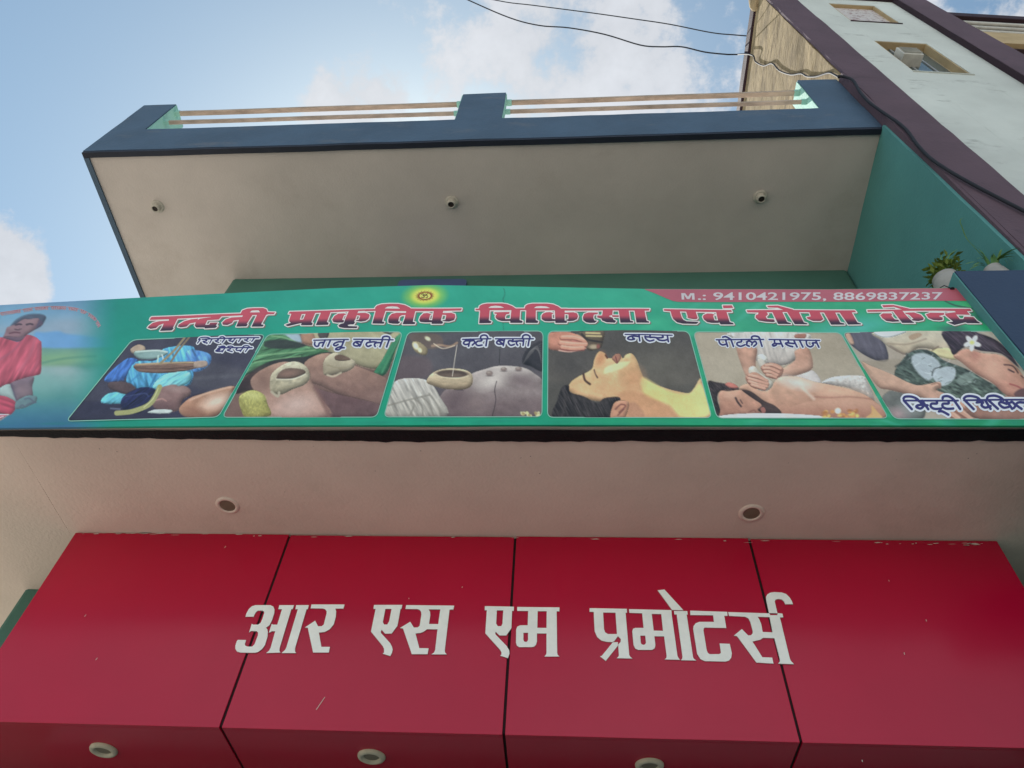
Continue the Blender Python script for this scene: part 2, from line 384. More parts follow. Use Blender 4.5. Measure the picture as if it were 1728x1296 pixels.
# blue board on the upper wall
bb = MB(); A = onY(674, 472, WY-.03); B = onY(788, 471, WY-.03)
x0, x1, zt = A[0], B[0], A[2]; prof = []
for cx, cz, a0 in ((x1-.05, zt-.05, 0), (x0+.05, zt-.05, 90), (x0+.05, zt-.75, 180), (x1-.05, zt-.75, 270)):
    for j in range(6):
        th = R_(a0+j*18); prof.append((cx+.05*math.cos(th), cz+.05*math.sin(th)))
bb.poly([(x, WY-.03, z) for x, z in prof][::-1][::-1]); bb.poly([(x, WY-.004, z) for x, z in prof][::-1])
for k in range(len(prof)):
    a, c = prof[k], prof[(k+1) % len(prof)]
    bb.poly([(a[0], WY-.03, a[1]), (a[0], WY-.004, a[1]), (c[0], WY-.004, c[1]), (c[0], WY-.03, c[1])])
prop(bb.build("name_board", M['blue']), "blue board with rounded corners on the dark green wall just above the banner", "board")

# ------------------------------------------------------------------ lamps
def downlight(c, r, label, group, flush=False):
    t = thing("recessed_downlight", label, "ceiling lamp", c, group)
    b = MB(); n = 32
    if not flush: b.lathe([(r*.56, -.0012), (r*.60, -.006), (r*.66, -.012), (r*.80, -.014), (r*.94, -.010), (r, -.004), (r*1.0, .004)], c, n); b.build("trim_ring", M["ring"], t, True)
    if flush:      # plaster ring worked into the ceiling, wide glass
        b = MB(); b.lathe([(r*.66, -.0012), (r*.70, -.005), (r*.80, -.0075), (r*.95, -.005), (r*1.05, .002)], c, n); b.build("trim_ring", M['soffit_low'], t, True)
        b = MB(); b.lathe([(0.0001, -.0022), (r*.40, -.0022), (r*.67, -.0018)], c, n); b.build("lamp_lens", M['lens'], t, True); return t
    b = MB(); b.lathe([(0.0001, -.0022), (r*.35, -.0022), (r*.57, -.0018)], c, n); b.build("lamp_lens", M['lens'], t, True)
    return t
for q, lb in (((384, 853), "round recessed downlight in the cream soffit above the left seam of the red sign"),
              ((1268, 866), "round recessed downlight in the cream soffit above the right seam of the red sign")):
    downlight(tuple(onZ(*q, LZ-.001)), .062, lb, "downlights in the lower cream soffit", True)
BZ = 3.175
for q, lb in (((175, 1265), "cream ringed downlight under the red board, leftmost of three near its left seam"),
              ((627, 1276), "cream ringed downlight under the red board, middle one of three between two seams"),
              ((1096, 1291), "cream ringed downlight under the red board, rightmost of three cut by the frame edge")):
    downlight(tuple(onZ(*q, BZ-.001)), .062, lb, "downlights under the red board")
for (q, lb, ax) in (((266, 348), "bare lamp holder under the top terrace soffit, leftmost of three beside a pale light streak", (-.5, -.6)),
               ((762, 342), "bare lamp holder under the top terrace soffit, middle one of three below the central pier", (0, -.5)),
               ((1284, 334), "bare lamp holder under the top terrace soffit, rightmost of three nearest the teal wall", (-.4, -.5))):
    c = onZ(*q, SZ); c = tilt(*c); t = thing("lamp_holder", lb, "lamp holder", c, "bare lamp holders under the top soffit")
    b = MB(); b.lathe([(.062, .0), (.060, -.012), (.045, -.016), (.040, -.017)], c, 24); b.build("base_plate", M['socket'], t, True)
    b = MB(); b.lathe([(.040, -.014), (.040, -.05), (.036, -.062), (.028, -.066), (.026, -.05), (.0001, -.045)], c, 24)
    b.build("socket", M['socket'], t, True)
    b = MB(); b.lathe([(.0001, -.0545), (.0255, -.0555)], c, 20); b.build("socket_opening", M['hole'], t, True)

# ------------------------------------------------------------------ the red board sign
DY = 3.10
xsL, xsR = -2.69, 2.213
seams = [-1.4755, -.250, .972]
zt, zb = LZ-.004, BZ
red = thing("red_sign_board", "red panel shop sign board with big white Hindi letters under the soffit", "sign", (-.25, DY, zb))
edges = [xsL]+seams+[xsR]
for k in range(4):
    b = MB(); a = edges[k]+(.006 if k else 0); c = edges[k+1]-(.006 if k < 3 else 0)
    yo = (.0, .0012, .0004, .0016)[k]
    b.gbox(a, c, DY+yo, DY+.02, zb, zt-.004*(k % 2), .25, .0012, seed=k*3.1)
    b.build("front_panel", M['red'], red, bevel=.002)
    b = MB(); b.gbox(a, c, DY+.022, WY-.035, zb+.001, zb+.02, .25, .0008, seed=k*2.2)
    b.build("under_panel", M['red'], red, bevel=.002)
b = MB(); b.box(xsL+.01, xsR-.01, DY+.024, WY-.04, zb+.026, zt-.01); b.build("backing_box", M['seam'], red)
for x in seams:
    b = MB(); b.box(x-.0058, x+.0058, DY+.006, DY+.018, zb+.008, zt-.012); b.box(x-.0058, x+.0058, DY+.0185, WY-.04, zb+.008, zb+.018); b.build("seam_filler", M['seam'], red)
b = MB()
for k in range(60):
    px = random.choice([random.uniform(140, 300), random.uniform(140, 1680), random.uniform(1480, 1680)])
    py = 898+(px-130)*20/1555+random.uniform(-1, 3); c = onY(px, py, DY-.002); w = random.uniform(.004, .03); h = random.uniform(.001, .004)
    b.poly([(c[0]-w, DY-.0025, c[2]), (c[0]-w*.3, DY-.0025, c[2]-h), (c[0]+w, DY-.0025, c[2]-h*.3), (c[0]+w*.4, DY-.0025, c[2]+h)])
for px, py, l_ in ((541, 1187, .03), (380, 923, .006), (144, 1039, .006), (163, 1112, .006), (1500, 980, .004), (1563, 1047, .005), (1455, 1284, .004), (1526, 1103, .006), (780, 991, .004), (690, 1010, .003)):
    c = onY(px, py, DY-.002); b.poly([(c[0]-l_*.45, DY-.0025, c[2]-l_), (c[0]-l_*.45+.003, DY-.0025, c[2]-l_), (c[0]+l_*.45, DY-.0025, c[2]+l_), (c[0]+l_*.45-.003, DY-.0025, c[2]+l_)])
b.build("paint_flakes", M['cream'], red)['kind'] = 'stuff'

def letter(name, outer, holes, o, label=None):
    ox, oy, s = o
    P = [[onY(ox+x/s, oy+y/s, DY-.004) for x, y in pl] for pl in [outer]+holes]
    flat = [Vector((p[0], p[2], 0)) for pl in P for p in pl]
    tri = tessellate_polygon([[Vector((p[0], p[2], 0)) for p in pl] for pl in P])
    b = MB(); n = len(flat)
    b.v = [(v.x, DY-.004, v.y) for v in flat]+[(v.x, DY+.004, v.y) for v in flat]
    for t in tri:
        a = [flat[i] for i in t]; ar = (a[1].x-a[0].x)*(a[2].y-a[0].y)-(a[2].x-a[0].x)*(a[1].y-a[0].y)
        b.f.append(tuple(t) if ar > 0 else tuple(t[::-1])); b.mi.append(0)
    i = 0
    for pl in P:
        for k in range(len(pl)):
            a, c = i+k, i+(k+1) % len(pl); b.f.append((a, c, c+n, a+n)); b.mi.append(1)
        i += len(pl)
    ob = b.build(name, [M['letter'], M['letter_side']], red)
    return ob
oA, oB, oC, oD, oE = (370, 980, 7.2), (600, 980, 8.64), (790, 980, 8.64), (970, 980, 8.229), (1150, 980, 8.1)
LET = [
 (oA, [(318,437),(330,395),(358,345),(395,310),(440,296),(620,296),(655,312),(670,345),(668,390),(640,480),(610,540),(568,570),(583,590),(590,620),(585,680),(555,780),(520,830),(470,866),(430,875),(260,872),(215,860),(195,825),(195,790),(212,735),(225,718),(325,720),(310,770),(318,790),(345,800),(400,800),(430,770),(470,660),(472,630),(455,612),(385,610),(362,628),(395,522),(412,533),(470,533),(500,515),(522,470),(545,395),(545,375),(525,362),(470,362),(445,380),(425,415),(418,437)], []),
 (oA, [(730,296),(908,296),(890,345),(875,345),(735,810),(730,850),(742,872),(570,878),(605,850),(625,810),(680,612),(640,612),(603,632),(638,522),(652,533),(705,533),(762,345),(718,345)], []),
 (oA, [(935,296),(1088,296),(1075,345),(1060,345),(920,820),(920,860),(935,878),(757,878),(800,840),(815,810),(955,345),(925,345)], []),
 (oA, [(1120,288),(1522,288),(1508,338),(1410,338),(1420,370),(1415,440),(1390,530),(1340,590),(1280,622),(1210,630),(1240,803),(1345,803),(1330,872),(1140,872),(1075,570),(1040,567),(1165,485),(1200,553),(1245,552),(1270,530),(1303,400),(1305,370),(1285,345),(1255,337),(1110,335)], []),
 (oB, [(270,352),(682,352),(668,410),(655,410),(610,655),(525,770),(430,770),(380,712),(370,735),(368,760),(505,910),(530,960),(540,1000),(530,1050),(505,1097),(395,1062),(415,1045),(415,990),(395,950),(225,740),(292,410),(260,408)], [[(435,410),(525,410),(490,590),(462,638),(415,638),(397,600)]]),
 (oB, [(738,355),(1438,362),(1425,420),(1370,420),(1300,1010),(1305,1045),(1330,1073),(1108,1073),(1145,1045),(1160,1010),(1195,708),(1040,706),(990,745),(940,762),(873,768),(930,982),(1065,985),(1050,1070),(820,1070),(692,695),(648,688),(797,597),(850,682),(905,680),(935,655),(960,490),(955,450),(935,425),(900,413),(727,410)], [[(1065,417),(1235,417),(1205,632),(1070,630),(1090,500),(1085,450)]]),
 (oC, [(243,370),(667,378),(665,438),(640,438),(630,690),(555,797),(457,797),(400,742),(395,768),(400,785),(560,950),(597,1010),(603,1060),(580,1127),(467,1092),(485,1075),(485,1040),(465,1005),(250,765),(272,428),(242,428)], [[(418,432),(512,432),(500,625),(482,662),(432,662),(408,625)]]),
 (oC, [(715,382),(1332,388),(1330,445),(1290,445),(1298,1050),(1305,1080),(1332,1105),(1112,1105),(1140,1070),(1142,1040),(1142,768),(1003,768),(1003,880),(990,930),(960,962),(920,967),(745,967),(710,945),(697,900),(700,710),(715,670),(755,650),(868,648),(875,441),(715,438)], [[(1013,443),(1145,443),(1142,688),(1008,686)], [(805,758),(873,758),(873,860),(862,885),(840,893),(815,885),(805,860)]]),
 (oD, [(205,380),(723,390),(725,445),(705,445),(755,1030),(770,1055),(800,1080),(582,1075),(608,1050),(612,1030),(603,885),(635,850),(640,810),(598,768),(548,838),(520,852),(440,848),(370,830),(310,780),(275,700),(262,432),(205,430)], [[(393,440),(565,443),(585,740),(460,740),(420,715),(405,670)]]),
 (oD, [(528,854),(598,852),(598,900),(430,1112),(350,1048),(375,1042)], []),
 (oD, [(752,393),(1342,408),(1345,470),(1425,1040),(1435,1065),(1460,1098),(1245,1092),(1270,1075),(1275,1040),(1240,772),(1105,770),(1118,890),(1110,935),(1075,960),(880,960),(840,940),(815,890),(798,700),(810,665),(840,655),(955,655),(935,452),(757,445)], [[(1068,460),(1200,462),(1225,695),(1095,692)], [(908,762),(978,762),(988,860),(975,885),(950,890),(925,880),(915,855)]]),
 (oD, [(1377,420),(1515,420),(1562,422),(1568,468),(1553,470),(1640,1050),(1650,1080),(1688,1108),(1472,1103),(1490,1085),(1495,1050),(1415,468),(1382,468)], []),
 (oD, [(1150,132),(1243,120),(1508,409),(1352,406)], []),
 (oE, [(118,408),(625,425),(630,480),(585,478),(612,645),(315,640),(302,655),(300,680),(345,950),(360,985),(385,1003),(515,1003),(540,985),(522,857),(660,862),(688,990),(680,1050),(650,1090),(600,1105),(320,1098),(260,1070),(215,1000),(160,660),(165,620),(195,580),(245,562),(445,562),(432,472),(122,468)], []),
 (oE, [(638,428),(1200,445),(1215,470),(1310,470),(1315,441),(1380,450),(1392,500),(1345,500),(1480,1060),(1495,1095),(1538,1140),(1320,1132),(1345,1105),(1345,1070),(1270,785),(1115,780),(1080,805),(970,830),(1105,1045),(1240,1050),(1258,1132),(1025,1118),(770,770),(755,755),(715,750),(825,660),(912,747),(950,745),(972,720),(975,690),(940,560),(915,515),(870,492),(650,480)], [[(1040,492),(1205,497),(1245,705),(1110,700),(1090,590),(1060,520)]]),
 (oE, [(1197,441),(1160,270),(1155,220),(1175,185),(1215,162),(1270,155),(1370,160),(1430,180),(1480,230),(1510,280),(1525,320),(1420,320),(1400,280),(1370,255),(1320,248),(1285,258),(1275,285),(1312,444)], []),
]
for o_, out_, ho_ in LET: letter("sign_letter", out_, ho_, o_)

# ------------------------------------------------------------------ the banner: a printed sheet, painted by code
BY = 2.300
KP = 1.25           # print colours relative to the photograph's tones
def interp(xs, pts):
    p = np.array(pts, float); return np.interp(xs, p[:, 0], p[:, 1])
TOP = [(-470, 531), (0, 514.8), (240, 502), (400, 494), (560, 486.3), (728, 481), (900, 484), (1086, 487.4), (1400, 488), (1615, 485.5), (1900, 484)]
BOT = [(-470, 724), (0, 722.3), (300, 719), (440, 718), (900, 716.8), (1340, 717.6), (1900, 718.5)]
def sag(x, y):
    t = np.interp(x, np.array(TOP)[:, 0], np.array(TOP)[:, 1]); b_ = np.interp(x, np.array(BOT)[:, 0], np.array(BOT)[:, 1])
    v_ = np.clip((np.asarray(y, float)-t)/(b_-t), 0, 1)
    return (.006*np.sin(np.asarray(x, float)/95.0)+.003*np.sin(np.asarray(x, float)/37.0+v_*3))*np.sin(v_*math.pi)
def onS(px, py, off):
    p = onYa(px, py, BY); p[..., 1] += sag(px, py)-off; return p
class Canvas:
    """numpy picture whose samples sit at photograph coordinates X, Y"""
    def __init__(s, X, Y, col, form=0.0, sat=1.16, con=1.08):
        s.X, s.Y, s.form, s.sat, s.con = X, Y, form, sat, con; s.c = np.ones(X.shape+(3,))*np.array(col, float)
    def _mix(s, mk, col, a, sl):
        mk = (mk*a)[..., None]
        if callable(col): col = col(s.X[sl], s.Y[sl])
        s.c[sl] = s.c[sl]*(1-mk)+np.asarray(col, float)*mk
    def _crop(s, x0, x1, y0, y1):
        ins = (s.X >= x0) & (s.X <= x1) & (s.Y >= y0) & (s.Y <= y1)
        if not ins.any(): return None
        r = np.where(ins.any(1))[0]; c = np.where(ins.any(0))[0]
        return (slice(r[0], r[-1]+1), slice(c[0], c[-1]+1))
    def poly(s, pts, col, f=1.5, a=1.0, o=None, smooth=True, tx=(.028, 20, 12, 8)):
        if s.form: f = f*.65
        if o: pts = [(o[0]+x/o[2], o[1]+y/o[2]) for x, y in pts]
        if smooth and len(pts) > 3: pts = catmull(pts, True, 4)
        P = np.array(pts, float); sl = s._crop(P[:, 0].min()-f, P[:, 0].max()+f, P[:, 1].min()-f, P[:, 1].max()+f)
        if sl is None: return
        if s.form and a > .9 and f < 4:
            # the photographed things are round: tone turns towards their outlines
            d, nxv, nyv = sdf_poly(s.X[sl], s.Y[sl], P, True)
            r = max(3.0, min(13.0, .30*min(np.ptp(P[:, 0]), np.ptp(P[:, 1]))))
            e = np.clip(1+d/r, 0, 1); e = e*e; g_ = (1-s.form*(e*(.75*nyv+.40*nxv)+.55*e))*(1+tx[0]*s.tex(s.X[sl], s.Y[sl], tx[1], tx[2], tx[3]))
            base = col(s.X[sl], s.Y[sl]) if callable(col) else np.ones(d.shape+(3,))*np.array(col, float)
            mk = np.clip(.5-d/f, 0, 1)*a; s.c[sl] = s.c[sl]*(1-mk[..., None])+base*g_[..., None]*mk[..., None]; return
        d = sdf_poly(s.X[sl], s.Y[sl], P); s._mix(np.clip(.5-d/f, 0, 1), col, a, sl)
    def line(s, pts, w, col, f=1.2, a=1.0, o=None, smooth=True):
        if o: pts = [(o[0]+x/o[2], o[1]+y/o[2]) for x, y in pts]; w = w/o[2]
        if smooth and len(pts) > 2: pts = catmull(pts, False, 5)
        P = np.array(pts, float); q = w/2+f; sl = s._crop(P[:, 0].min()-q, P[:, 0].max()+q, P[:, 1].min()-q, P[:, 1].max()+q)
        if sl is None: return
        d = sdf_line(s.X[sl], s.Y[sl], P)-w/2; s._mix(np.clip(.5-d/f, 0, 1), col, a, sl)
    def ell(s, cx, cy_, rx, ry, col, ang=0, f=.35, a=1.0, o=None):
        if o: cx, cy_, rx, ry = o[0]+cx/o[2], o[1]+cy_/o[2], rx/o[2], ry/o[2]
        q = max(rx, ry)*(1+f); sl = s._crop(cx-q, cx+q, cy_-q, cy_+q)
        if sl is None: return
        c_, s_ = math.cos(R_(ang)), math.sin(R_(ang)); dx, dy = s.X[sl]-cx, s.Y[sl]-cy_
        d = np.hypot((dx*c_+dy*s_)/rx, (-dx*s_+dy*c_)/ry); s._mix(np.clip((1+f-d)/(2*f) if f > 0 else d < 1, 0, 1), col, a, sl)
    def tex(s, X, Y, ang, L, w):
        c_, s_ = math.cos(R_(ang)), math.sin(R_(ang)); u = (X*c_+Y*s_)/L; v = (-X*s_+Y*c_)/w; t = 0
        for k_ in (1, 2.1):
            g_ = s.grid; uu, vv = u*k_+37.7*k_, v*k_+11.3*k_; iu, iv = np.floor(uu).astype(int), np.floor(vv).astype(int); fu, fv = uu-iu, vv-iv
            fu = fu*fu*(3-2*fu); fv = fv*fv*(3-2*fv); q = lambda a_, b_: g_[a_ % 64, b_ % 64]
            t = t+((q(iu, iv)*(1-fu)+q(iu+1, iv)*fu)*(1-fv)+(q(iu, iv+1)*(1-fu)+q(iu+1, iv+1)*fu)*fv)/k_
        return t
    grid = np.random.RandomState(3).randn(64, 64)
    def noise(s, amp, sc=1):
        h, w = s.X.shape; t = np.zeros((h, w))
        for q, am in ((24, 1.0), (9, .7), (3, .5)):
            g_ = rng.randn(h//q+3, w//q+3); yy = np.arange(h)/q; xx = np.arange(w)/q
            y0, x0 = yy.astype(int), xx.astype(int); fy, fx = (yy-y0)[:, None], (xx-x0)[None]
            fy = fy*fy*(3-2*fy); fx = fx*fx*(3-2*fx)
            t += am*((g_[y0][:, x0]*(1-fx)+g_[y0][:, x0+1]*fx)*(1-fy)+(g_[y0+1][:, x0]*(1-fx)+g_[y0+1][:, x0+1]*fx)*fy)
        s.c += (t*amp)[..., None]
    def blur(s, n=1):
        for _ in range(n):
            p = np.pad(s.c, ((1, 1), (1, 1), (0, 0)), 'edge')
            s.c = (p[:-2, 1:-1]+p[2:, 1:-1]+p[1:-1, :-2]+p[1:-1, 2:]+2*p[1:-1, 1:-1])/6
    def lin(s):
        L = s.c @ np.array((.3, .59, .11)); q = L[..., None]+(s.c-L[..., None])*s.sat      # ink strength of the print
        return np.clip(s2l(np.clip(122+(q-120)*s.con, 0, 255))*KP, 0, .9)
def sdf_line(X, Y, P):
    d = np.full(X.shape, 1e9)
    for a, b_ in zip(P[:-1], P[1:]):
        e = b_-a; L = max(e @ e, 1e-9); t = np.clip(((X-a[0])*e[0]+(Y-a[1])*e[1])/L, 0, 1)
        d = np.minimum(d, (X-a[0]-t*e[0])**2+(Y-a[1]-t*e[1])**2)
    return np.sqrt(d)
def sdf_poly(X, Y, P, vec=False):
    d = np.full(X.shape, 1e9); ins = np.zeros(X.shape, bool); vx = np.zeros(X.shape); vy = np.zeros(X.shape)
    for k in range(len(P)):
        a, b_ = P[k], P[(k+1) % len(P)]; e = b_-a; L = max(e @ e, 1e-9)
        t = np.clip(((X-a[0])*e[0]+(Y-a[1])*e[1])/L, 0, 1)
        qx, qy = a[0]+t*e[0]-X, a[1]+t*e[1]-Y; q2 = qx*qx+qy*qy
        if vec: cl_ = q2 < d; vx = np.where(cl_, qx, vx); vy = np.where(cl_, qy, vy)
        d = np.minimum(d, q2)
        if abs(e[1]) > 1e-9: ins ^= ((a[1] > Y) != (b_[1] > Y)) & (X < (Y-a[1])*e[0]/e[1]+a[0])
    d = np.sqrt(d)
    if vec: return np.where(ins, -d, d), vx/np.maximum(d, 1e-6), vy/np.maximum(d, 1e-6)
    return np.where(ins, -d, d)

banner = thing("shop_banner", "long green printed banner with Hindi title, phone numbers and six therapy photographs", "banner", (0, BY, 4.22))
# --- ground print
nx, ny = 1560, 165
u = np.linspace(0, 1, nx)[None]; v = np.linspace(0, 1, ny)[:, None]
xR = interp(v[:, 0], [(0, 1618.5), (.095, 1638.5), (.28, 1692), (.6, 1752), (1, 1822)])[:, None]
XX = -450+u*(xR+450)+0*v
top = np.interp(XX, *np.array(TOP).T); bot = np.interp(XX, *np.array(BOT).T)
YY = top+(bot-top)*v
c = Canvas(XX, YY, (44, 146, 128))
T = lambda t: t[..., None]
def ramp(X, pts):
    xs = [p[0] for p in pts]; return np.stack([np.interp(X, xs, [p[1][i] for p in pts]) for i in range(3)], -1)
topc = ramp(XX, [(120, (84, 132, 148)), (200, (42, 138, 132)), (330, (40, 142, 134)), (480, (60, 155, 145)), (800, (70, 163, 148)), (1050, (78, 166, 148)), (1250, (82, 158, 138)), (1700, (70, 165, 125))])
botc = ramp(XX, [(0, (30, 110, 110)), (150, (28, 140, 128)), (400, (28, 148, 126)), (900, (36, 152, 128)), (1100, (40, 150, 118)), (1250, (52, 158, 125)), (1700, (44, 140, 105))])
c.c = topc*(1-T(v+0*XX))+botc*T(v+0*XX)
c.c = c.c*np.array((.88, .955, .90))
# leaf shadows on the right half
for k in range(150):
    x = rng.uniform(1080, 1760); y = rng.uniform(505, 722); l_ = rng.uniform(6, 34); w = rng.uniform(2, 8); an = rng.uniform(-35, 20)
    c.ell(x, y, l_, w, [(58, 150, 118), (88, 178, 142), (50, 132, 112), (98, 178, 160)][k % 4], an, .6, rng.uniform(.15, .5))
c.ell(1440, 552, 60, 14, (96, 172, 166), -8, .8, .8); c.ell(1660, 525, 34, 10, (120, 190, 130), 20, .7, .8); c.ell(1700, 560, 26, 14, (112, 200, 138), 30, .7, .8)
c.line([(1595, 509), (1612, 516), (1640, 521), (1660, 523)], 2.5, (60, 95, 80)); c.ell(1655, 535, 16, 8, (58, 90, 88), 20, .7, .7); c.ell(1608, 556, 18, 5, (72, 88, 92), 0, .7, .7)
# landscape and seated figure on the far left
fade = np.clip((205-XX)/95, 0, 1); fade = fade*fade*(3-2*fade)
lm = Canvas(XX, YY, (0, 0, 0))
lm.c = ramp(YY, [(505, (108, 136, 164)), (535, (124, 156, 178)), (558, (142, 162, 178)), (572, (128, 164, 190)), (583, (120, 160, 188)), (587, (112, 148, 140)), (602, (122, 160, 136)), (614, (120, 150, 134)), (621, (142, 166, 166)), (640, (130, 162, 160)), (668, (92, 142, 140)), (700, (72, 118, 136)), (722, (58, 104, 132))])
lm.ell(35, 530, 45, 14, (122, 162, 186), 0, .8, .7); lm.ell(120, 548, 60, 12, (146, 160, 174), 0, .8, .8)
lm.poly([(58, 561), (75, 560), (98, 558), (112, 563), (140, 566), (170, 572), (170, 584), (70, 585)], (116, 156, 194), 5)
lm.ell(100, 606, 40, 9, (134, 166, 132), -6, .8, .8); lm.line([(70, 612), (110, 604), (160, 600)], 3, (92, 134, 118), 4, .8); lm.ell(145, 618, 18, 6, (84, 132, 120), 0, .8, .6)
lm.ell(95, 625, 30, 6, (152, 172, 172), 0, .8, .8); lm.ell(70, 648, 20, 20, (128, 166, 162), 0, .8, .7)
c.c = c.c*(1-fade[..., None])+lm.c*fade[..., None]
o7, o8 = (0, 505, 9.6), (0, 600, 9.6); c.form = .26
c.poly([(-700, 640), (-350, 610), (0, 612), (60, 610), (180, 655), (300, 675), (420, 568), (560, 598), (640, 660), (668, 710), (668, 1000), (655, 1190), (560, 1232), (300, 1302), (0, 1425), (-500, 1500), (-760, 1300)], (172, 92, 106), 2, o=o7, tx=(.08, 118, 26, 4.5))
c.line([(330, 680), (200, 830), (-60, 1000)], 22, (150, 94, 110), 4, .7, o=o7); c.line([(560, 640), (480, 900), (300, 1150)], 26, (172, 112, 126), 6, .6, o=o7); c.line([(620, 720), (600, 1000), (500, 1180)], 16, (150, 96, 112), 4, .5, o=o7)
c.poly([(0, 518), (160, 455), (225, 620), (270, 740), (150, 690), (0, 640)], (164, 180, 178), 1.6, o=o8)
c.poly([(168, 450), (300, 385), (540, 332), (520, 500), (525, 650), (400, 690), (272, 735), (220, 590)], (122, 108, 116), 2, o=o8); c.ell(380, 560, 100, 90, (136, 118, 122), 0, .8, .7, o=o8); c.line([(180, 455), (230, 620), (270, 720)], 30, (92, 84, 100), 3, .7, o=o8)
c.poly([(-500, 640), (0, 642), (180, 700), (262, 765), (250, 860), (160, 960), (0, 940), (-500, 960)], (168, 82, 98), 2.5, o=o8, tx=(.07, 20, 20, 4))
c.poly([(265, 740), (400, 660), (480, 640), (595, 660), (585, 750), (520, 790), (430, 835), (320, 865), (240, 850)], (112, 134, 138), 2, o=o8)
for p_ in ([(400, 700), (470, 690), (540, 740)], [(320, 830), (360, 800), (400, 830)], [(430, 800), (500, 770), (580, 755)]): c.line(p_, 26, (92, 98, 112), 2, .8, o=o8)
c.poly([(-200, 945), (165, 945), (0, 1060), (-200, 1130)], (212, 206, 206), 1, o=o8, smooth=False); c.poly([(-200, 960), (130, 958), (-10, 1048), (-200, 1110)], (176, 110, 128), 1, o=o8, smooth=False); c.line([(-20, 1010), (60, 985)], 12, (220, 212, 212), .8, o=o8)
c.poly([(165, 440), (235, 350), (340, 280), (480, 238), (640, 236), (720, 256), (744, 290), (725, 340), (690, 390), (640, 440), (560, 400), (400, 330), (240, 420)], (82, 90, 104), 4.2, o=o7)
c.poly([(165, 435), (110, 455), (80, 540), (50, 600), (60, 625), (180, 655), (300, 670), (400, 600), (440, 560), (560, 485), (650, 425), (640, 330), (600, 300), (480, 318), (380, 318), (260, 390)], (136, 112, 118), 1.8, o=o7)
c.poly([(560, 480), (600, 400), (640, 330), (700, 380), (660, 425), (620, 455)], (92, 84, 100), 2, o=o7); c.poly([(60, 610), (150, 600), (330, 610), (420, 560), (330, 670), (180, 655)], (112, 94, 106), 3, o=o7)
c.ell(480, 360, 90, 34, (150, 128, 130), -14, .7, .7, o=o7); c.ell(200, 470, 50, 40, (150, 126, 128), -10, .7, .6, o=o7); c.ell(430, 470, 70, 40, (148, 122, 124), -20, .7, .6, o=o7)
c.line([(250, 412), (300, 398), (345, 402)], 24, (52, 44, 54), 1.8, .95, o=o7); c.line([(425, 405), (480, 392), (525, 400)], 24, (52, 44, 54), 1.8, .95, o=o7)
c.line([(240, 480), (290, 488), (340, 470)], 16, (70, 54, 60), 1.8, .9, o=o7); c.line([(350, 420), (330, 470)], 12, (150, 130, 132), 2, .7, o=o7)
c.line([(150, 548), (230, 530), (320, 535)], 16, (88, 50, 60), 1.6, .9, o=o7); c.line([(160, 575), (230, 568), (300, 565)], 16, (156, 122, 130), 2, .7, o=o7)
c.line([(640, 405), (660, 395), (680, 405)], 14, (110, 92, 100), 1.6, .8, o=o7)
c.form = 0
# om halo, small cracks, scuffs
c.ell(717, 499, 27, 14.5, (206, 210, 84), -4, .6, 1); c.ell(717, 499, 19, 10.5, (236, 224, 128), -4, .4, 1)
c.line([(850, 487), (852, 495), (849, 505), (851, 512)], .9, (40, 70, 66), .9, .8); c.line([(849, 545), (850, 558)], .9, (40, 80, 74), .9, .7)
for k in range(40): c.ell(rng.uniform(200, 1600), rng.uniform(488, 718), rng.uniform(.6, 2.5), rng.uniform(.4, 1), (110, 150, 140), rng.uniform(0, 90), .5, .5)
for k in range(60): c.ell(rng.uniform(-100, 1700), 712+rng.uniform(-4, 5), rng.uniform(6, 30), rng.uniform(1, 2.5), (30, 120, 106), 0, .8, .22)
c.noise(1.3)
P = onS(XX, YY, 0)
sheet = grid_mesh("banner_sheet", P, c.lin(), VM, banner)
# wrapped bottom edge of the sheet and the slim frame it is stretched on
hb = MB(); cols = []
NB = 240
for k in range(NB+1):
    i = int(k*(nx-1)/NB); p = P[-1, i]; cc_ = c.lin()[-1, i]*.8
    hb.v += [(p[0], p[1]+.0005, p[2]+.0005), (p[0], p[1]+.010, p[2]-.0012), (p[0], p[1]+.010, p[2]+.03)]; cols += [cc_]*3
for k in range(NB):
    hb.f += [(k*3, k*3+1, k*3+4, k*3+3), (k*3+1, k*3+2, k*3+5, k*3+4)]; hb.mi += [0, 0]
hb.build("banner_hem", VM, banner, cols=np.array(cols))
fb = MB()
for (a, b_, k) in ((0, nx-1, 0),):
    fb.tube([tuple(P[0, i]+np.array([0, .019, .014])) for i in range(0, nx-60, 50)], .006, 8)
fb.build("frame_pipe", M['chrome'], banner, True)
nb = MB(); q = onY(1607, 487.5, BY-.004); nb.lathe([(.0001, -.004), (.012, -.003), (.012, .003), (.0001, .004)], tuple(q), 10); nb.tube([tuple(q), tuple(q+np.array([-.035, -.006, .028])), tuple(q+np.array([-.05, .03, .05]))], .003, 6)
nb.build("tie_wire", M['cable'], banner)

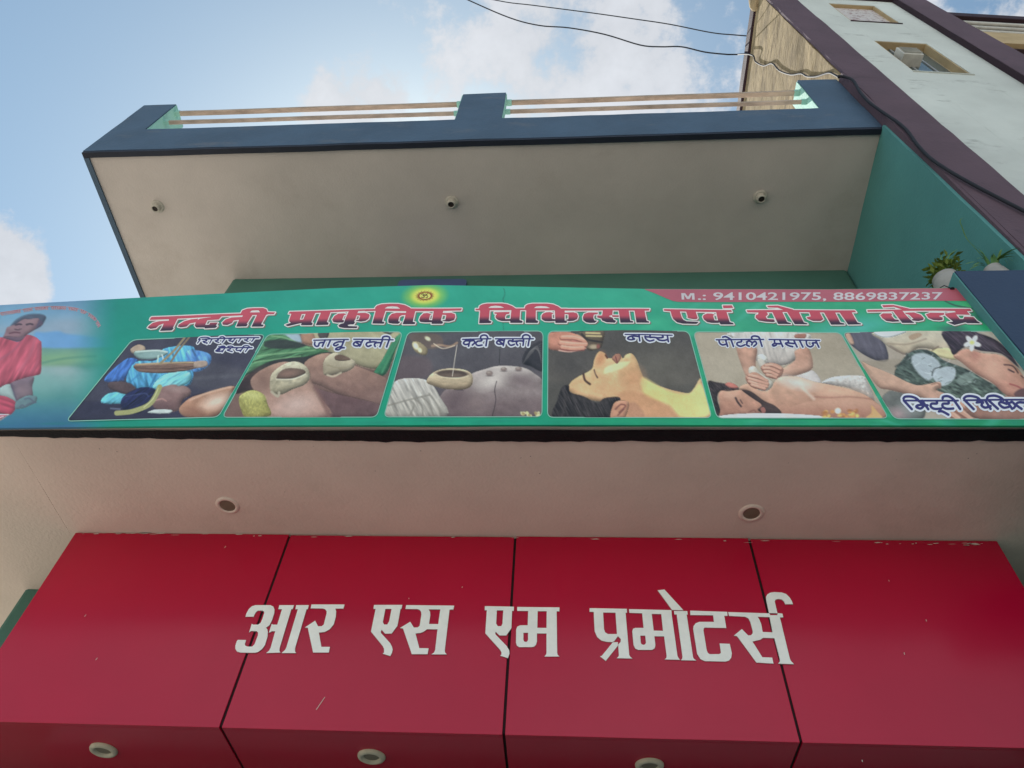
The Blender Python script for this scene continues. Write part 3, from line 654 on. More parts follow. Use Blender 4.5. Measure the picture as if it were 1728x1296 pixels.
# --- six printed photographs
def rrect(q, r, n=7):
    """rounded quadrilateral outline (photograph coordinates)"""
    out = []
    for k in range(4):
        p0, p1, p2 = np.array(q[k-1], float), np.array(q[k], float), np.array(q[(k+1) % 4], float)
        a = p1+(p0-p1)/np.linalg.norm(p0-p1)*r; b_ = p1+(p2-p1)/np.linalg.norm(p2-p1)*r
        for j in range(n+1):
            t = j/n; out.append((1-t)**2*a+2*t*(1-t)*p1+t*t*b_)
    return np.array(out)
def photo(quad, paint, bgc, label, border=(150, 205, 186)):
    TL, TR, BR, BL = [np.array(p, float) for p in quad]
    h = 125; w = int(max(np.linalg.norm(TR-TL), np.linalg.norm(BR-BL))/1.25)
    v = np.linspace(0, 1, h)[:, None]; u = np.linspace(0, 1, w)[None]
    L = TL+(BL-TL)*v; Rr = TR+(BR-TR)*v
    # round the corners by pulling the row ends in
    r = 9.0; yy = L[:, 1]; dy = np.minimum(yy-TL[1], BL[1]-yy); ins = np.where(dy < r, r-np.sqrt(np.maximum(r*r-(r-dy)**2, 0)), 0)*.9
    xl = L[:, 0]+ins; xr = Rr[:, 0]-ins
    X = xl[:, None]+(xr-xl)[:, None]*u; Yv = L[:, 1][:, None]+(Rr[:, 1]-L[:, 1])[:, None]*u
    cv = Canvas(X, Yv, bgc, .32, .93, 1.20); paint(cv); cv.noise(2.4); cv.c += rng.randn(h, w)[..., None]*2.2
    PP = onS(X, Yv, .0010)
    o = grid_mesh("photo_print", PP, cv.lin(), VM, banner); o['label'] = label
    ol = rrect([TL, TR, BR, BL], 10); b = MB(); ctr = ol.mean(0); n = len(ol); cl = np.tile(s2l(border), (2*n, 1))
    nrm = []
    for k in range(n):
        t = ol[(k+1) % n]-ol[k-1]; t = t/np.linalg.norm(t); nrm.append(np.array([t[1], -t[0]]))
    for k in range(n):
        for sgn in (-.75, .75):
            q = ol[k]+nrm[k]*sgn; b.v.append(tuple(onS(q[0], q[1], .0020)))
    for k in range(n): j = (k+1) % n; b.f.append((2*k, 2*k+1, 2*j+1, 2*j)); b.mi.append(0)
    b.build("print_border", VM, o, cols=cl)
    return o
def sk(c1, c2, y0, y1):
    return lambda X, Y: np.array(c1)+(np.array(c2)-np.array(c1))*np.clip((Y-y0)/(y1-y0), 0, 1)[..., None]
def p1(k):
    o = (100, 500, 3.927); A = dict(o=o)
    k.poly([(40, 705), (700, 690), (1100, 640), (1100, 830), (40, 830)], (58, 56, 74), 6, **A)
    k.poly([(880, 440), (1250, 500), (1200, 620), (880, 600)], (86, 84, 92), 14, .7, **A); k.line([(900, 550), (1200, 530)], 24, (100, 100, 106), 5, .5, **A)
    k.poly([(520, 430), (420, 545), (300, 558), (330, 500), (450, 405)], (78, 124, 196), 2, tx=(0.125, 120, 16, 3), **A)
    k.poly([(690, 345), (860, 330), (905, 380), (880, 570), (800, 605), (620, 615), (520, 612), (440, 555), (500, 430), (640, 420)], (92, 164, 206), 2, tx=(0.115, 75, 18, 3.4), **A)
    k.poly([(850, 362), (950, 370), (1008, 400), (1000, 455), (940, 500), (880, 500), (850, 430)], (104, 156, 216), 2, tx=(0.115, 60, 14, 3), **A)
    k.line([(930, 380), (900, 430), (905, 490)], 16, (76, 124, 190), 3, .7, **A); k.line([(420, 545), (380, 520), (470, 420)], 14, (58, 96, 164), 3, .7, **A)
    k.poly([(620, 610), (690, 520), (850, 500), (872, 560), (800, 602)], (132, 208, 220), 3, tx=(0.096, 150, 16, 3), **A); k.line([(640, 520), (600, 600)], 14, (58, 112, 150), 3, .8, **A); k.line([(540, 500), (470, 560)], 12, (64, 128, 172), 3, .7, **A)
    k.poly([(278, 702), (320, 640), (440, 628), (480, 680), (440, 706)], (112, 196, 216), 2.5, tx=(0.106, 140, 12, 3), **A)
    k.poly([(335, 562), (460, 568), (510, 620), (440, 645), (330, 605)], (92, 76, 78), 3, **A)
    k.poly([(470, 345), (520, 315), (565, 330), (560, 365), (490, 375)], (178, 158, 138), 2, **A)
    k.poly([(495, 362), (640, 350), (722, 370), (650, 408), (530, 408)], (134, 160, 158), 2, **A); k.line([(505, 362), (640, 355), (715, 368)], 10, (186, 204, 196), 1.5, **A)
    k.line([(655, 390), (650, 440)], 10, (176, 200, 190), 1.2, **A); k.line([(680, 385), (690, 420)], 8, (200, 214, 206), 1.2, **A)
    k.poly([(498, 448), (640, 438), (930, 440), (905, 485), (720, 508), (560, 500), (505, 482)], (124, 100, 88), 1.6, tx=(0.115, 3, 26, 2), **A); k.line([(505, 445), (720, 440), (925, 445)], 10, (176, 154, 122), 1.4, **A); k.line([(510, 470), (700, 480), (900, 470)], 6, (92, 70, 64), 1.4, **A)
    k.line([(832, 275), (760, 360), (665, 445)], 15, (150, 136, 108), 1.4, **A); k.line([(862, 275), (790, 360), (740, 435)], 13, (132, 118, 96), 1.4, **A)
    k.poly([(900, 440), (975, 435), (980, 470), (900, 480)], (170, 150, 136), 2, **A)
    k.poly([(405, 700), (440, 645), (540, 600), (630, 612), (640, 660), (600, 730), (520, 775), (430, 755)], (40, 44, 78), 2.5, tx=(0.192, -35, 14, 1.8), **A); k.line([(440, 660), (560, 640), (590, 660)], 8, (92, 104, 140), 2, .6, **A); k.line([(340, 740), (400, 745)], 10, (140, 150, 170), 2, .6, **A)
    k.poly([(615, 705), (650, 620), (720, 592), (770, 588), (790, 600), (830, 597), (872, 625), (868, 660), (820, 692), (785, 760), (700, 765), (640, 745)], (138, 110, 106), 2, **A)
    k.ell(780, 615, 60, 22, (172, 148, 142), 8, .7, .6, **A); k.ell(700, 730, 70, 30, (104, 80, 82), 0, .7, .6, **A); k.line([(640, 690), (680, 680), (710, 695)], 10, (176, 136, 128), 1.6, .8, **A)
    k.line([(665, 600), (640, 655), (590, 720), (480, 762), (380, 772)], 34, (158, 158, 108), 1.6, **A); k.line([(655, 610), (620, 680), (560, 735)], 7, (196, 196, 150), 1.4, .8, **A)
    k.poly([(795, 745), (860, 682), (950, 650), (1160, 598), (1120, 690), (1050, 795), (900, 808), (820, 792)], (168, 128, 106), 2.5, **A); k.ell(1040, 700, 90, 40, (226, 204, 188), -20, .7, .8, **A); k.ell(890, 770, 60, 26, (140, 100, 84), 0, .7, .7, **A); k.line([(870, 690), (1000, 640), (1140, 605)], 14, (208, 178, 156), 2, .6, **A)
    k.poly([(588, 772), (640, 750), (745, 755), (722, 778)], (190, 200, 196), 1.6, **A)
def p2(k):
    o = (400, 480, 3.927); A = dict(o=o)
    k.poly([(480, 310), (1100, 310), (1050, 480), (900, 560), (600, 460), (470, 400)], (168, 160, 130), 6, **A); k.poly([(290, 325), (400, 322), (430, 390), (330, 370)], (160, 178, 188), 5, **A); k.poly([(430, 322), (500, 320), (520, 400), (440, 390)], (170, 132, 110), 4, **A); k.poly([(540, 320), (610, 318), (590, 370), (550, 360)], (86, 78, 76), 3, **A); k.poly([(960, 312), (1040, 312), (1010, 332)], (84, 86, 82), 3, **A)
    k.poly([(1100, 318), (1050, 430), (985, 590), (905, 592), (960, 500), (1040, 360)], (66, 132, 98), 3, **A); k.line([(1080, 340), (1000, 500), (960, 580)], 12, (92, 160, 118), 3, .7, **A)
    k.poly([(210, 335), (300, 330), (400, 390), (500, 420), (610, 450), (500, 490), (320, 525), (90, 590), (30, 640), (120, 480)], (84, 128, 92), 3, tx=(0.163, -18, 22, 2.6), **A)
    for q in ([(180, 400), (330, 395), (480, 425)], [(140, 480), (300, 460), (520, 440)], [(120, 520), (260, 500), (420, 480)], [(230, 345), (330, 360), (420, 400)]): k.line(q, 9, (138, 178, 132), 2.2, .8, **A)
    k.poly([(200, 380), (330, 370), (460, 410), (330, 430), (190, 420)], (58, 62, 60), 4, .9, **A); k.poly([(90, 585), (250, 505), (480, 480), (600, 455), (640, 470), (480, 530), (300, 545), (120, 610)], (56, 54, 54), 3, .9, **A)
    k.poly([(-20, 720), (80, 600), (160, 600), (180, 720), (60, 720)], (66, 54, 54), 4, **A)
    k.poly([(450, 520), (600, 458), (720, 520), (840, 560), (1010, 640), (960, 810), (760, 770), (560, 680), (470, 640)], sk((164, 132, 116), (124, 98, 92), 600, 690), 3, **A)
    k.poly([(500, 690), (620, 720), (960, 800), (930, 880), (600, 880), (540, 760)], (112, 88, 88), 4, **A)
    k.poly([(90, 640), (180, 560), (320, 515), (470, 560), (500, 660), (560, 760), (610, 880), (190, 890), (130, 740)], sk((164, 132, 116), (178, 146, 134), 620, 700), 3, **A); k.ell(400, 795, 100, 50, (204, 178, 168), -10, .8, .8, **A); k.ell(170, 640, 60, 70, (120, 94, 84), 0, .8, .6, **A); k.line([(520, 690), (580, 800), (615, 880)], 30, (128, 98, 92), 5, .7, **A)
    k.poly([(218, 660), (235, 590), (320, 528), (400, 516), (465, 555), (484, 620), (450, 670), (370, 700), (290, 735), (228, 712)], sk((196, 188, 164), (160, 150, 126), 610, 668), 1.8, tx=(0.048, -20, 7, 4), **A); k.poly([(262, 622), (300, 572), (360, 558), (440, 570), (452, 596), (380, 626), (290, 630)], (110, 92, 80), 2, **A); k.ell(340, 595, 50, 18, (146, 116, 104), -8, .7, .8, **A); k.line([(262, 632), (370, 632), (455, 600)], 9, (206, 200, 180), 1.6, .9, **A); k.line([(230, 715), (270, 745), (280, 720)], 16, (176, 166, 146), 2, **A); k.line([(300, 690), (400, 670), (460, 640)], 10, (150, 140, 116), 2.5, .6, **A)
    k.poly([(572, 575), (580, 505), (640, 458), (700, 472), (785, 515), (755, 570), (650, 604), (585, 608)], sk((190, 180, 156), (156, 144, 122), 600, 632), 1.8, **A); k.poly([(650, 482), (690, 470), (755, 500), (700, 512), (655, 506)], (116, 96, 82), 1.8, **A); k.line([(600, 540), (680, 560), (760, 545)], 8, (150, 138, 114), 2, .7, **A); k.line([(600, 605), (640, 615), (690, 590)], 12, (196, 186, 162), 2, .8, **A)
    k.poly([(12, 765), (60, 715), (120, 705), (180, 735), (205, 800), (228, 860), (180, 885), (60, 890)], sk((172, 170, 104), (158, 152, 88), 665, 700), 2, tx=(0.058, 80, 3, 2), **A); k.line([(20, 770), (60, 830), (70, 885)], 14, (138, 132, 74), 3, .7, **A); k.ell(110, 740, 60, 20, (190, 188, 124), 10, .7, .7, **A)
def p3(k):
    o = (640, 480, 3.927); A = dict(o=o)
    k.poly([(180, 310), (1090, 310), (1090, 560), (100, 620)], (92, 88, 92), 8, **A); k.poly([(100, 480), (320, 480), (330, 600), (110, 640)], (104, 90, 92), 10, .8, **A)
    k.poly([(600, 600), (700, 560), (800, 538), (950, 548), (1030, 590), (1090, 660), (1090, 880), (420, 880), (430, 700), (560, 700)], sk((188, 178, 172), (118, 102, 102), 618, 682), 3, **A); k.ell(740, 640, 110, 40, (206, 196, 188), -18, .8, .8, **A); k.ell(960, 640, 100, 40, (104, 88, 90), 10, .8, .6, **A); k.ell(520, 760, 90, 90, (104, 88, 90), 0, .8, .8, **A); k.ell(640, 790, 70, 60, (150, 132, 128), 0, .9, .5, **A)
    k.poly([(20, 880), (60, 780), (100, 640), (230, 614), (330, 640), (400, 740), (438, 880)], sk((196, 190, 182), (164, 158, 148), 640, 700), 2, tx=(0.096, 62, 24, 3.6), **A)
    for q in ([(60, 800), (200, 760), (330, 730)], [(200, 870), (230, 800), (210, 770)], [(290, 870), (280, 800), (240, 760)], [(360, 870), (330, 790), (280, 740)], [(410, 860), (380, 790), (330, 720)]): k.line(q, 10, (132, 126, 116), 2.4, .75, **A)
    k.poly([(312, 640), (340, 590), (400, 560), (480, 552), (570, 565), (616, 600), (614, 665), (560, 695), (440, 690), (350, 665)], sk((204, 186, 156), (164, 144, 118), 630, 655), 1.6, tx=(0.038, 0, 9, 3), **A); k.ell(482, 590, 108, 27, (92, 78, 70), 3, .15, 1, **A); k.line([(372, 590), (420, 610), (520, 618), (590, 604)], 8, (214, 200, 172), 1.5, .9, **A); k.ell(480, 598, 70, 12, (120, 104, 92), 3, .5, .8, **A)
    k.line([(515, 395), (502, 480), (484, 605)], 5, (206, 196, 182), 1.1, .9, **A)
    for x, y, a_, b_ in ((730, 588, 23, 17), (825, 561, 21, 13), (923, 558, 23, 13)): k.ell(x, y, a_, b_, (140, 124, 118), 0, .2, 1, **A); k.ell(x-4, y-6, a_*.5, b_*.4, (176, 162, 152), 0, .5, .8, **A); k.ell(x, y+b_, a_, 5, (112, 100, 98), 0, .5, .7, **A)
    k.poly([(195, 330), (280, 315), (400, 330), (420, 400), (330, 420), (230, 380)], (108, 94, 86), 3, .9, **A); k.poly([(215, 382), (260, 372), (318, 420), (305, 462), (240, 440)], (150, 136, 108), 1.8, **A); k.ell(240, 400, 16, 24, (236, 232, 190), -30, .4, 1, **A); k.ell(268, 428, 12, 16, (232, 226, 180), -30, .4, 1, **A); k.ell(320, 352, 20, 12, (226, 218, 178), 30, .4, 1, **A)
    k.line([(350, 400), (400, 395), (470, 405), (515, 382)], 15, (156, 130, 112), 1.5, **A); k.line([(360, 385), (420, 418), (500, 400)], 6, (222, 200, 176), 1.2, .9, **A)
    k.poly([(950, 520), (965, 450), (1020, 400), (1090, 385), (1090, 570), (1000, 540)], (64, 62, 66), 4, **A)
    for j in range(9): k.line([(955+j*8, 520-j*9), (1000+j*6, 440-j*4), (1075, 392+j*16)], 4, (122, 118, 116), 1.6, .55, **A)
    for j in range(16): k.ell(960+rng.uniform(-15, 110), 862+rng.uniform(-14, 14), 13, 9, (206, 202, 152) if j % 3 else (156, 138, 96), rng.uniform(0, 90), .3, .9, **A)
    k.line([(800, 430), (798, 470), (795, 520)], 4, (48, 46, 48), 1.1, .9, **A); k.line([(778, 640), (765, 700), (772, 770), (750, 870)], 5, (64, 54, 56), 1.2, .9, **A)
def p4(k):
    o = (900, 480, 3.927); A = dict(o=o)
    k.poly([(90, 310), (1190, 310), (1190, 640), (90, 640)], sk((88, 84, 80), (102, 96, 88), 560, 660), 10, **A); k.ell(820, 560, 190, 120, (108, 104, 94), 0, .9, .6, **A); k.ell(250, 540, 110, 90, (78, 74, 72), 0, .9, .6, **A)
    k.poly([(100, 330), (160, 315), (250, 320), (335, 360), (380, 390), (360, 425), (250, 445), (170, 440), (100, 420)], (192, 134, 114), 2, **A); k.poly([(190, 390), (280, 375), (372, 392), (355, 428), (250, 446), (185, 440)], (186, 122, 112), 2.5, **A); k.line([(170, 438), (250, 448), (355, 425)], 8, (222, 180, 164), 1.6, .9, **A); k.line([(290, 340), (335, 365), (350, 385)], 16, (214, 168, 140), 2, .8, **A)
    for q in ([(190, 350), (270, 352), (345, 378)], [(180, 385), (260, 396), (352, 402)], [(190, 414), (255, 424), (330, 424)]):
        k.line([(x, y+7) for x, y in q], 30, (138, 84, 74), 2, .8, **A); k.line(q, 26, (204, 150, 128), 1.8, 1, **A); k.line([(x, y-6) for x, y in q], 7, (228, 184, 162), 1.6, .7, **A)
    k.poly([(300, 325), (330, 316), (465, 316), (462, 385), (445, 430), (380, 446), (350, 425), (360, 390)], (112, 98, 82), 1.8, **A)
    for a_, b_ in (((350, 325), (440, 330)), ((352, 345), (450, 350))): k.line([a_, b_], 11, (212, 194, 144), 1.6, .9, **A)
    k.line([(320, 330), (360, 370), (455, 390)], 12, (60, 56, 54), 1.8, .9, **A); k.ell(400, 420, 30, 16, (196, 178, 150), 0, .4, .8, **A); k.ell(430, 418, 12, 16, (150, 92, 84), 0, .4, .8, **A)
    k.poly([(232, 700), (250, 650), (300, 615), (385, 570), (402, 510), (425, 462), (450, 452), (478, 470), (490, 495), (520, 498), (540, 475), (570, 470), (592, 500), (610, 478), (640, 466), (665, 478), (690, 520), (715, 590), (750, 640), (880, 690), (960, 710), (1035, 720), (1070, 680), (1120, 630), (1190, 890), (500, 890), (520, 800), (400, 775), (300, 745)], sk((214, 178, 134), (208, 164, 124), 600, 690), 1.8, **A)
    k.poly([(480, 560), (560, 530), (640, 520), (600, 560), (520, 590), (470, 600)], (232, 214, 164), 5, .8, **A); k.poly([(720, 620), (880, 700), (1030, 726), (1110, 660), (1170, 860), (980, 880), (900, 800), (740, 740)], (226, 206, 136), 8, .85, **A); k.poly([(560, 740), (700, 720), (850, 790), (950, 880), (640, 880)], (196, 146, 112), 10, .7, **A); k.ell(660, 640, 60, 70, (204, 152, 116), 20, .8, .7, **A); k.poly([(630, 800), (680, 790), (740, 880), (630, 880)], (178, 132, 108), 6, .7, **A); k.ell(350, 690, 70, 40, (222, 180, 136), -20, .8, .7, **A)
    k.ell(445, 500, 26, 40, (190, 130, 96), 20, .7, .7, **A); k.line([(478, 478), (490, 498)], 10, (96, 56, 46), 1.5, .9, **A)
    k.poly([(520, 500), (545, 472), (575, 472), (580, 500), (555, 535), (535, 520)], (162, 116, 98), 2, .95, **A); k.line([(545, 490), (556, 530)], 6, (110, 52, 54), 1.3, .9, **A)
    k.line([(332, 598), (342, 640), (375, 668)], 14, (84, 66, 58), 2, .95, **A); k.line([(403, 575), (410, 600), (424, 625)], 9, (72, 56, 52), 1.6, .95, **A); k.ell(395, 610, 18, 30, (206, 166, 126), -10, .7, .7, **A)
    k.poly([(145, 890), (160, 770), (190, 685), (235, 672), (245, 720), (330, 745), (420, 790), (470, 760), (560, 752), (575, 775), (530, 800), (510, 890)], (58, 54, 54), 3, tx=(0.216, 62, 18, 1.8), **A); k.line([(200, 700), (210, 790), (190, 880)], 12, (86, 80, 78), 4, .6, **A); k.line([(260, 735), (360, 780), (480, 790)], 10, (78, 72, 70), 4, .6, **A)
    k.poly([(512, 890), (530, 800), (570, 775), (620, 778), (635, 800), (620, 860), (595, 890)], (196, 146, 120), 2, **A); k.line([(545, 830), (580, 800), (610, 810), (570, 850)], 9, (132, 84, 76), 1.8, .85, **A); k.line([(560, 870), (600, 830)], 8, (120, 76, 72), 1.8, .8, **A)
def p5(k):
    o = (1150, 480, 4.431); A = dict(o=o)
    k.ell(400, 640, 240, 160, (176, 164, 146), 0, .9, .7, **A); k.ell(1200, 480, 220, 150, (160, 148, 130), 0, .9, .7, **A)
    k.poly([(365, 355), (900, 355), (970, 400), (950, 470), (850, 560), (760, 600), (600, 590), (470, 500), (400, 430)], sk((200, 194, 188), (184, 174, 166), 560, 610), 3, tx=(0.048, 75, 20, 4), **A)
    for q in ([(520, 360), (600, 460), (640, 560)], [(800, 360), (770, 470), (730, 570)], [(660, 360), (690, 480)], [(450, 420), (540, 500)]): k.line(q, 12, (168, 160, 154), 3, .7, **A)
    k.poly([(760, 700), (960, 625), (1050, 725), (1000, 770), (780, 745)], (198, 190, 186), 3, **A)
    k.poly([(415, 470), (500, 465), (565, 480), (555, 580), (570, 650), (640, 720), (560, 762), (490, 700), (440, 580)], sk((186, 144, 124), (200, 160, 140), 590, 640), 2.5, **A)
    k.poly([(850, 490), (950, 470), (985, 610), (900, 662), (760, 692), (700, 660), (760, 620), (850, 560)], sk((188, 146, 126), (198, 160, 140), 590, 636), 2.5, **A); k.poly([(855, 370), (930, 365), (920, 400), (850, 395)], (160, 112, 96), 2.5, **A)
    k.poly([(1050, 725), (1150, 682), (1350, 682), (1390, 735), (1440, 850), (1420, 870), (1260, 775), (1110, 745)], sk((206, 200, 194), (178, 168, 160), 634, 672), 2.5, tx=(0.048, 30, 3, 3), **A)
    k.poly([(430, 775), (520, 738), (640, 795), (720, 695), (860, 680), (1000, 720), (1110, 742), (1290, 792), (1430, 865), (1520, 1010), (760, 1010), (640, 925), (520, 840)], sk((206, 168, 144), (176, 132, 112), 640, 695), 2.5, **A); k.ell(860, 730, 120, 36, (218, 206, 198), 12, .8, .85, **A); k.ell(1200, 800, 150, 30, (214, 176, 150), 10, .8, .7, **A); k.line([(1000, 835), (1120, 842), (1260, 840), (1420, 862)], 12, (166, 120, 104), 3, .8, **A)
    k.poly([(960, 870), (1150, 850), (1420, 868), (1500, 990), (1010, 995), (740, 965), (860, 900)], sk((196, 154, 132), (170, 122, 104), 680, 700), 3.5, .85, **A); k.line([(900, 760), (940, 800), (990, 850)], 22, (222, 200, 184), 4, .7, **A)
    k.poly([(568, 535), (600, 518), (635, 535), (640, 565), (590, 592)], (208, 204, 194), 2, **A); k.poly([(565, 560), (620, 570), (640, 640), (600, 640)], (196, 188, 176), 2.5, **A)
    k.poly([(500, 640), (545, 610), (590, 660), (680, 725), (672, 770), (620, 795), (550, 770)], (206, 198, 184), 2, **A)
    k.poly([(478, 690), (540, 655), (600, 680), (650, 730), (640, 770), (560, 782), (500, 745)], (188, 144, 124), 2, **A); k.poly([(590, 625), (650, 585), (720, 592), (765, 630), (735, 690), (660, 695)], (186, 140, 120), 2, **A)
    for q in ([(505, 676), (570, 690), (640, 716)], [(498, 700), (565, 718), (645, 738)], [(505, 724), (565, 742), (638, 758)], [(525, 748), (575, 762), (622, 774)], [(628, 600), (680, 598), (742, 622)], [(612, 622), (660, 622), (728, 650)], [(622, 648), (665, 650), (716, 672)], [(640, 672), (675, 678), (706, 688)]):
        k.line([(x, y+5) for x, y in q], 25, (132, 90, 78), 1.6, .9, **A); k.line(q, 20, (200, 156, 136), 1.4, 1, **A); k.line([(x, y-4) for x, y in q[:2]], 6, (222, 184, 164), 1.4, .8, **A)
    k.poly([(195, 740), (260, 732), (330, 745), (430, 780), (380, 805), (290, 800), (268, 860), (300, 975), (255, 985)], (70, 62, 62), 3, tx=(0.192, 50, 8, 1.5), **A)
    k.poly([(275, 830), (300, 795), (350, 800), (450, 790), (560, 850), (680, 900), (742, 962), (600, 975), (305, 1000), (290, 940)], sk((196, 152, 130), (172, 126, 108), 660, 700), 2.5, **A); k.poly([(450, 790), (520, 800), (620, 870), (700, 905), (748, 962), (650, 968), (570, 940), (600, 900), (530, 850)], (78, 64, 62), 2.5, .95, **A); k.ell(360, 830, 50, 30, (206, 166, 144), 10, .8, .7, **A)
    k.line([(405, 850), (420, 880), (445, 912)], 14, (74, 58, 56), 2, .95, **A); k.line([(440, 865), (455, 890)], 9, (98, 74, 68), 1.6, .9, **A); k.poly([(590, 930), (615, 915), (630, 945), (610, 965)], (168, 112, 102), 1.8, .9, **A); k.line([(500, 960), (540, 940), (560, 960)], 10, (134, 90, 80), 1.8, .8, **A)
    k.poly([(325, 750), (350, 733), (395, 745), (425, 772), (370, 775)], (192, 122, 110), 2, **A)
    k.poly([(270, 1010), (370, 972), (740, 962), (1070, 985), (1070, 1010)], (214, 208, 204), 2, **A)
    for j in range(26): k.ell(1070+rng.uniform(0, 250), 970+rng.uniform(-26, 26), rng.uniform(8, 24), rng.uniform(6, 16), [(226, 196, 112), (206, 150, 86), (168, 112, 72)][j % 3], 0, .5, .8, **A)
    k.ell(1170, 945, 22, 22, (238, 232, 206), 20, .3, 1, **A); k.poly([(1420, 905), (1470, 960), (1500, 1000), (1380, 1000), (1420, 960)], (206, 166, 112), 3, .9, **A)
def p6(k):
    o = (1400, 460, 4.32); A = dict(o=o)
    k.poly([(90, 430), (340, 430), (415, 560), (420, 650), (330, 640), (200, 560)], (98, 94, 104), 2.5, tx=(0.048, 70, 16, 4), **A); k.poly([(115, 450), (150, 440), (180, 510), (150, 515)], (196, 160, 140), 2.5, **A)
    k.poly([(330, 430), (830, 430), (885, 620), (760, 570), (640, 560), (560, 610), (440, 555), (380, 500)], sk((192, 182, 162), (184, 166, 142), 570, 600), 3, **A); k.poly([(330, 432), (560, 432), (450, 475), (370, 470)], (202, 206, 206), 3, **A); k.line([(440, 540), (540, 600), (600, 580)], 12, (132, 116, 106), 2.5, .8, **A); k.line([(420, 520), (560, 530), (700, 490)], 10, (152, 132, 114), 2.5, .7, **A); k.poly([(575, 470), (640, 445), (670, 465), (600, 500)], (170, 144, 120), 2.5, .9, **A)
    k.poly([(200, 640), (330, 645), (520, 640), (480, 740), (420, 720), (260, 670)], (158, 146, 130), 4, .8, **A)
    k.poly([(700, 590), (780, 560), (890, 560), (960, 620), (900, 640), (800, 620)], (206, 194, 150), 3, **A); k.line([(740, 580), (790, 545)], 8, (110, 90, 76), 1.8, .8, **A)
    k.poly([(380, 930), (450, 860), (560, 830), (650, 900), (700, 1000), (660, 1080), (470, 1080)], (110, 112, 108), 4, .95, **A); k.ell(500, 1030, 60, 40, (176, 146, 148), 0, .8, .8, **A); k.ell(580, 990, 60, 50, (170, 178, 176), 20, .9, .5, **A)
    k.poly([(470, 750), (530, 640), (600, 580), (680, 568), (760, 590), (830, 645), (990, 705), (1150, 800), (1310, 890), (1290, 960), (900, 960), (650, 870), (560, 850)], sk((78, 90, 84), (92, 104, 94), 600, 670), 2.5, tx=(0.182, 25, 8, 3), **A)
    k.poly([(595, 620), (680, 592), (780, 640), (800, 700), (720, 790), (620, 710)], (184, 192, 198), 5, .85, **A); k.poly([(750, 760), (820, 695), (910, 700), (905, 780), (820, 830)], (188, 196, 202), 4, .85, **A); k.poly([(920, 790), (1000, 730), (1060, 770), (980, 830)], (150, 164, 156), 5, .6, **A)
    for j in range(30):
        x, y = rng.uniform(530, 1050), rng.uniform(600, 830); k.line([(x, y), (x+rng.uniform(10, 40), y-rng.uniform(-10, 26))], 4, (222, 228, 230) if j % 2 else (60, 70, 66), 1.2, .6, **A)
    k.line([(745, 755), (760, 710), (820, 690)], 8, (60, 64, 62), 1.8, .8, **A); k.line([(480, 690), (560, 640), (560, 600)], 14, (60, 66, 62), 3, .7, **A)
    k.poly([(235, 655), (300, 680), (450, 745), (560, 800), (640, 825), (720, 815), (800, 800), (812, 840), (780, 860), (860, 890), (960, 940), (1110, 1065), (880, 1065), (700, 930), (560, 890), (440, 860), (345, 830)], sk((198, 164, 142), (186, 144, 126), 620, 700), 2.5, **A); k.line([(740, 820), (790, 810), (805, 850)], 8, (140, 100, 86), 2, .8, **A)
    for q in ([(850, 905), (960, 960), (1110, 1050)], [(810, 920), (910, 985), (1030, 1062)], [(770, 935), (850, 1000), (940, 1066)]):
        k.line([(x-6, y+8) for x, y in q], 40, (136, 96, 84), 2, .85, **A); k.line(q, 32, (196, 154, 134), 1.8, 1, **A); k.line([(x+4, y-8) for x, y in q], 9, (216, 180, 160), 1.6, .7, **A)
    k.poly([(900, 610), (990, 560), (1100, 590), (1250, 610), (1350, 690), (1430, 790), (1480, 900), (1460, 960), (1290, 905), (1180, 810), (1060, 740), (960, 660)], sk((196, 150, 130), (176, 128, 112), 610, 670), 2.5, **A); k.ell(1180, 720, 80, 50, (206, 164, 142), 25, .8, .7, **A); k.ell(1060, 610, 30, 36, (176, 122, 108), 20, .7, .7, **A)
    k.poly([(820, 435), (1060, 432), (1200, 490), (1330, 600), (1430, 740), (1360, 690), (1250, 600), (1100, 575), (990, 545), (905, 605), (870, 545)], (76, 64, 74), 3, tx=(0.168, 38, 18, 1.8), **A); k.line([(900, 470), (1050, 480), (1220, 560), (1360, 680)], 14, (104, 92, 100), 4, .5, **A); k.line([(880, 500), (930, 560), (900, 590)], 14, (60, 50, 60), 3, .7, **A)
    k.poly([(1060, 434), (1200, 434), (1420, 700), (1430, 800), (1330, 620), (1220, 500)], (186, 174, 160), 3, .8, **A)
    for an in (20, 95, 160, 230, 300): k.ell(1038+34*math.cos(R_(an)), 516+30*math.sin(R_(an)), 32, 17, (234, 232, 224), an, .25, 1, **A)
    k.ell(1036, 514, 18, 15, (226, 206, 128), 0, .5, 1, **A)
    k.line([(1270, 680), (1330, 690), (1370, 740)], 10, (84, 62, 60), 1.8, .9, **A); k.line([(1300, 715), (1340, 735)], 10, (70, 52, 54), 1.8, .9, **A); k.line([(1310, 820), (1360, 835), (1390, 850)], 12, (160, 88, 84), 1.8, .85, **A); k.line([(1390, 760), (1410, 775)], 9, (100, 68, 64), 1.6, .9, **A)
    k.poly([(1290, 905), (1460, 960), (1700, 960), (1700, 1075), (1100, 1075), (1000, 960)], (158, 120, 106), 4, **A); k.poly([(1340, 890), (1420, 850), (1480, 930), (1400, 940)], (88, 66, 70), 4, .8, **A)
